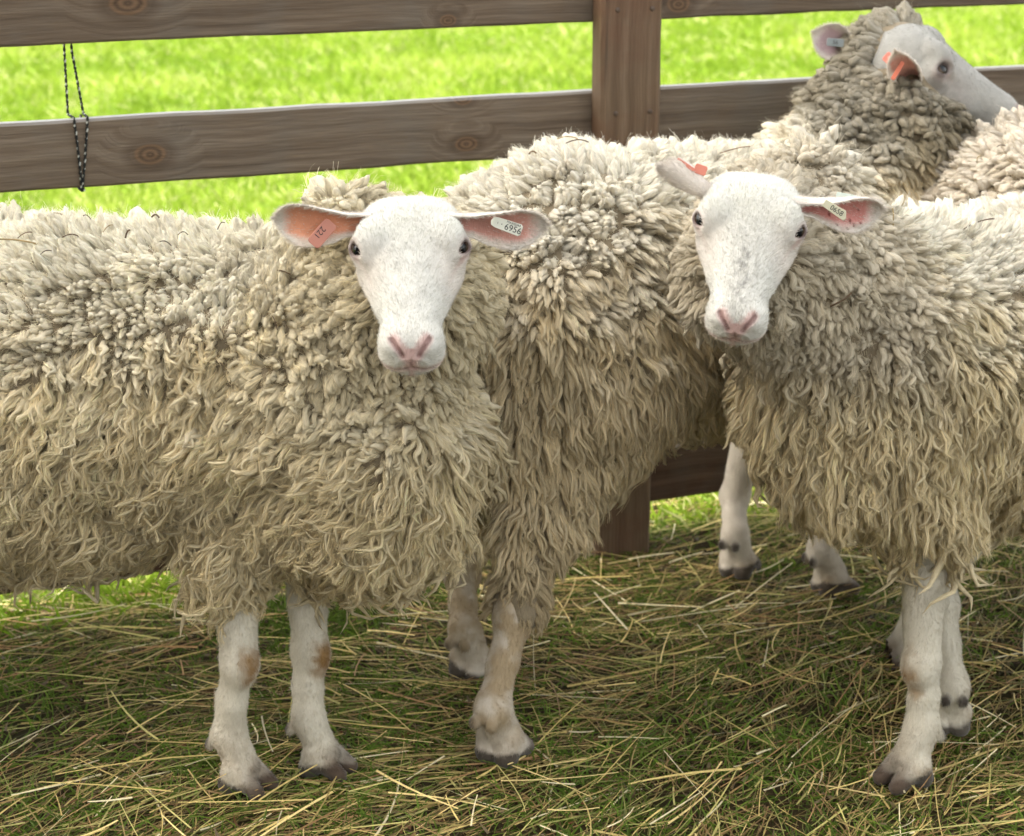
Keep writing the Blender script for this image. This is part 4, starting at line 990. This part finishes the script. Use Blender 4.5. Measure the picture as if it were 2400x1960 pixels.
# ------------------------------------------------------------------ sheep at right, facing us
def sheep_right():
    sh, hip = A(.555, 2.555, .575), A(1.25, 2.78, .565)
    nk = A(.46, 2.46, .66); hp = W(1800, 610, 2.37)
    l1, l2 = G(2104, 1858), G(2218, 1712)
    def f(P):
        d = rcone(P, sh, hip, .195, .215)
        d = smin(d, ell(P, A(.455, 2.47, .54), (.125, .13, .145)), .06)
        d = smin(d, ell(P, A(.95, 2.68, .575), (.34, .22, .205)), .06)
        d = smin(d, rcone(P, nk, hp, .135, .100), .05)
        d = smin(d, rcone(P, A(.545, 2.44, .42), W(2120, 1190, 2.44), .078, .040), .04)
        d = smin(d, rcone(P, A(.64, 2.62, .42), W(2170, 1150, 2.66), .070, .040), .04)
        for y in (2.64, 2.9): d = smin(d, rcone(P, A(1.32, y, .45), A(1.36, y, .26), .12, .05), .05)
        return d
    E = W(1787, 514, 2.245); u = nrm(A(-.10, -cos(radians(53)), -sin(radians(53)))); hd = headspec(E, u, A(-.03, -.5, 1), radians(0), .93, nk, 34000)
    # tilt the head a little clockwise as seen from the front
    an = radians(-4.0); ax = nrm(A(0, 0, H)-E); K = np.array([[0, -ax[2], ax[1]], [ax[2], 0, -ax[0]], [-ax[1], ax[0], 0]])
    Rr = np.eye(3)+sin(an)*K+(1-cos(an))*K@K; hd['R'] = Rr@hd['R']; hd['O'] = E-hd['k']*(hd['R']@EYE_O*A(0, 1, 1))
    tw = lambda *p: hd['O']+hd['k']*(hd['R']@A(*p))
    f0_ = f
    f = lambda P: smin(f0_(P), ell(P, W(1880, 432, 2.42), (.065, .05, .045)), .02)
    ears = [dict(base=tw(.050, .066, .006), tip=W(1546, 392, 2.27), nrmv=A(.1, 1, .55), wid=.0215, cup=(2.1, 1.5, 1.2), inner=(.66, .40, .34), sag=.05),
            dict(base=tw(-.046, .058, .014), tip=W(2068, 490, 2.26), nrmv=A(-.2, -1, -.42), wid=.0275, cup=(2.6, 1.35, .8), inner=(.66, .28, .25), fleck=1.0, sag=-.02)]
    c1 = W(1956, 491, 2.222); c2 = W(1642, 398, 2.27); c3 = W(1607, 386, 2.27); c4 = W(1985, 461, 2.29)
    x1, y1, n1 = view_frame(c1, radians(-31)); x2, y2, n2 = view_frame(c2, radians(-18)); x3, y3, n3 = view_frame(c3, radians(-33)); x4, y4, n4 = view_frame(c4, radians(-9))
    tags = [dict(pts=[(-.0150, -.0045), (.0160, -.0058), (.0175, -.002), (.0125, .0058), (-.0150, .0045)], c=c1, ex=x1, ey=y1, en=n1, col=(.62, .60, .45), txt=[('0658', .0085, .003, 0)], label='small white numbered tag in the flecked ear'),
            dict(pts=TAGP(.0075, .0058, .002), c=c2, ex=x2, ey=y2, en=n2, col=(.78, .30, .22), label='orange tag on top of the ear'),
            dict(pts=TAGP(.012, .0022, .001), c=c3, ex=x3, ey=y3, en=n3, col=(.78, .30, .22), label='thin orange tag edge over the ear'),
            dict(pts=TAGP(.013, .0035, .0015), c=c4, ex=x4, ey=y4, en=n4, col=(.66, .74, .68), label='pale tag back above the ear')]
    mk = lambda d, kx: A(d[0], d[1], d[2])+A(*kx)
    legs = [dict(geo=dict(foot=l1, d=A(-.75, -.45, 0), knee=W(2160, 1560, 2.42), top=W(2168, 1330, 2.45), k=1.02), stain=A(-.024, -.012, -.01)),
            dict(geo=dict(foot=l2, d=A(.1, .9, 0), knee=mk(l2, (-.018, .01, .20)), top=W(2175, 1220, 2.66), k=1.02)),
            dict(geo=dict(foot=A(1.34, 2.62, 0), d=A(-1, 0, 0), knee=A(1.40, 2.64, .22), top=A(1.34, 2.64, .36), hind=True)),
            dict(geo=dict(foot=A(1.30, 2.92, 0), d=A(-1, 0, 0), knee=A(1.36, 2.90, .22), top=A(1.31, 2.90, .36), hind=True))]
    def neckm(P):
        d = rcone(P, A(.42, 2.40, .62), hp, .10, .11); return np.clip((.075-d)/.06, 0, 1)*np.clip((P[:, 2]-.58)/.08, 0, 1)
    def drift(P, N): return A(-.12, 0, -.3)+np.zeros_like(P)
    st = wool_style((.80, .675, .43), (.92, .86, .73), swirl=.22, Ls=.052, Lt=.024, R=.0041, curl=.09, point=1.0, neck=neckm, grey=(.60, .53, .41), drift=drift, clump=.024, pull=.35, seed=3, per=6, fw=.0007, frizz=.7, turns=1.8)
    return make_sheep(A(.85, 2.65, 0), 'cream sheep at the right with long hanging locks, facing the camera with its head tilted', f,
        (A(.2, 2.2, -.002), A(1.66, 3.1, .9)), hd, legs, ears, tags, st, spots=.8)

# ------------------------------------------------------------------ sheep behind the right-hand one
def sheep_back():
    hip, sh = A(.875, 3.0, .635), A(1.55, 3.10, .675)
    def f(P):
        d = rcone(P, hip, sh, .215, .215)
        d = smin(d, rcone(P, A(1.65, 3.05, .7), A(1.85, 2.95, .86), .13, .10), .06)
        d = smin(d, rcone(P, A(.90, 2.93, .45), A(.86, 2.92, .28), .12, .05), .05)
        d = smin(d, rcone(P, A(.92, 3.10, .45), A(.90, 3.10, .28), .12, .05), .05)
        for y in (3.02, 3.2): d = smin(d, rcone(P, A(1.6, y, .45), A(1.6, y, .28), .10, .05), .05)
        return d
    E = A(1.95, 2.85, .92); hd = headspec(E, A(.75, -.45, -.55), A(0, 0, 1), 0, 1.0, A(1.7, 3.03, .75), 5000)
    tw = lambda *p: hd['O']+hd['R']@A(*p)
    ears = [dict(base=tw(s*.05, .05, .008), tip=tw(s*.15, .035, .02), nrmv=hd['R']@A(0, .3, .8), wid=.026) for s in (-1, 1)]
    l1 = G(2098, 1568)
    legs = [dict(geo=dict(foot=l1, d=A(-.85, -.35, 0), knee=l1+A(.115, .06, .19), top=A(.86, 2.93, .36), hind=True)),
            dict(geo=dict(foot=A(1.06, 3.14, 0), d=A(1, .1, 0), knee=A(.99, 3.12, .22), top=A(.9, 3.1, .36), hind=True)),
            dict(geo=dict(foot=A(1.62, 3.0, 0), d=A(1, 0, 0), knee=A(1.6, 3.02, .2), top=A(1.6, 3.02, .36))),
            dict(geo=dict(foot=A(1.6, 3.2, 0), d=A(1, 0, 0), knee=A(1.6, 3.2, .2), top=A(1.6, 3.2, .36)))]
    st = wool_style((.70, .60, .45), (.80, .72, .60), swirl=.8, Ls=.040, Lt=.020, R=.0050, curl=.12, point=.5, seed=4, per=4, fw=.0006, frizz=.6)
    return make_sheep(A(1.3, 3.05, 0), 'pinkish cream woolly back of a sheep behind the right-hand one, head out of the picture', f,
        (A(.6, 2.75, -.002), A(2.1, 3.42, 1.0)), hd, legs, ears, [], st, hz=2.2)

def cast(f, px, py):
    d = nrm(ray(px, py)); o = A(0, 0, H); t = np.linspace(1.6, 4.2, 1300); v = f(o+t[:, None]*d)
    k = np.argmax(v < .018); return (o+t[k]*d) if v[k] < .018 else None
def stalks(root, f, spots):
    """single bits of straw caught in the wool"""
    for (px, py, an, L) in spots:
        p = cast(f, px, py)
        if p is None: continue
        an = radians(an); n = nrm(grad(f, p[None], .004))[0]; d = nrm(A(cos(an), -.1, sin(an))); d = nrm(d-n*np.dot(d, n)*.8); k = 8; s_ = np.linspace(0, 1, k)
        side = np.cross(d, n); path = p+n*.004+np.outer((s_-.5)*L, d)+np.outer(np.sin(s_*pi)*L*random.uniform(-.12, .12), side)+np.outer(np.sin(s_*2.5)*.006, n)
        V, q = tube(path, random.choice([.0007, .0009, .0012]), 5); c = random.choice([(.22, .14, .07), (.12, .075, .04), (.40, .30, .14), (.09, .06, .035)])
        mesh('straw_bit', V, q, mat=M_STRAW, col=np.tile(c, (len(V), 1)), parent=root)
BITS = dict(A=[(45, 575, -20, .055), (130, 515, -8, .02), (60, 560, 40, .02), (255, 545, 60, .015), (390, 580, -50, .02), (300, 560, 80, .012), (430, 560, -30, .015), (168, 565, -10, .025), (205, 520, -70, .015), (670, 645, -32, .022), (648, 760, -65, .02), (110, 600, 20, .015), (520, 540, 70, .012), (365, 520, -60, .012)],
            B=[(1330, 335, -30, .03), (1350, 345, 10, .035), (1365, 320, 55, .025), (1720, 360, 50, .045), (1420, 330, 75, .015), (1640, 300, -15, .02), (1250, 370, -40, .012), (1560, 420, 30, .012)],
            C=[(2140, 440, 25, .022), (2175, 455, -70, .018), (2085, 530, 65, .035), (2290, 535, 50, .045), (2230, 470, 30, .012), (1965, 700, 30, .03), (2370, 470, 80, .015)], D=[(2300, 380, 60, .012), (2350, 350, -30, .015)])
import os
_only = os.environ.get('ONLY', '')
for k, fn in (('A', sheep_left), ('B', sheep_mid), ('C', sheep_right), ('D', sheep_back)):
    if not _only or k in _only:
        r_, inf = fn(); stalks(r_, inf['f'], BITS[k])
for o in bpy.data.objects:
    if 'base' in o: del o['base']
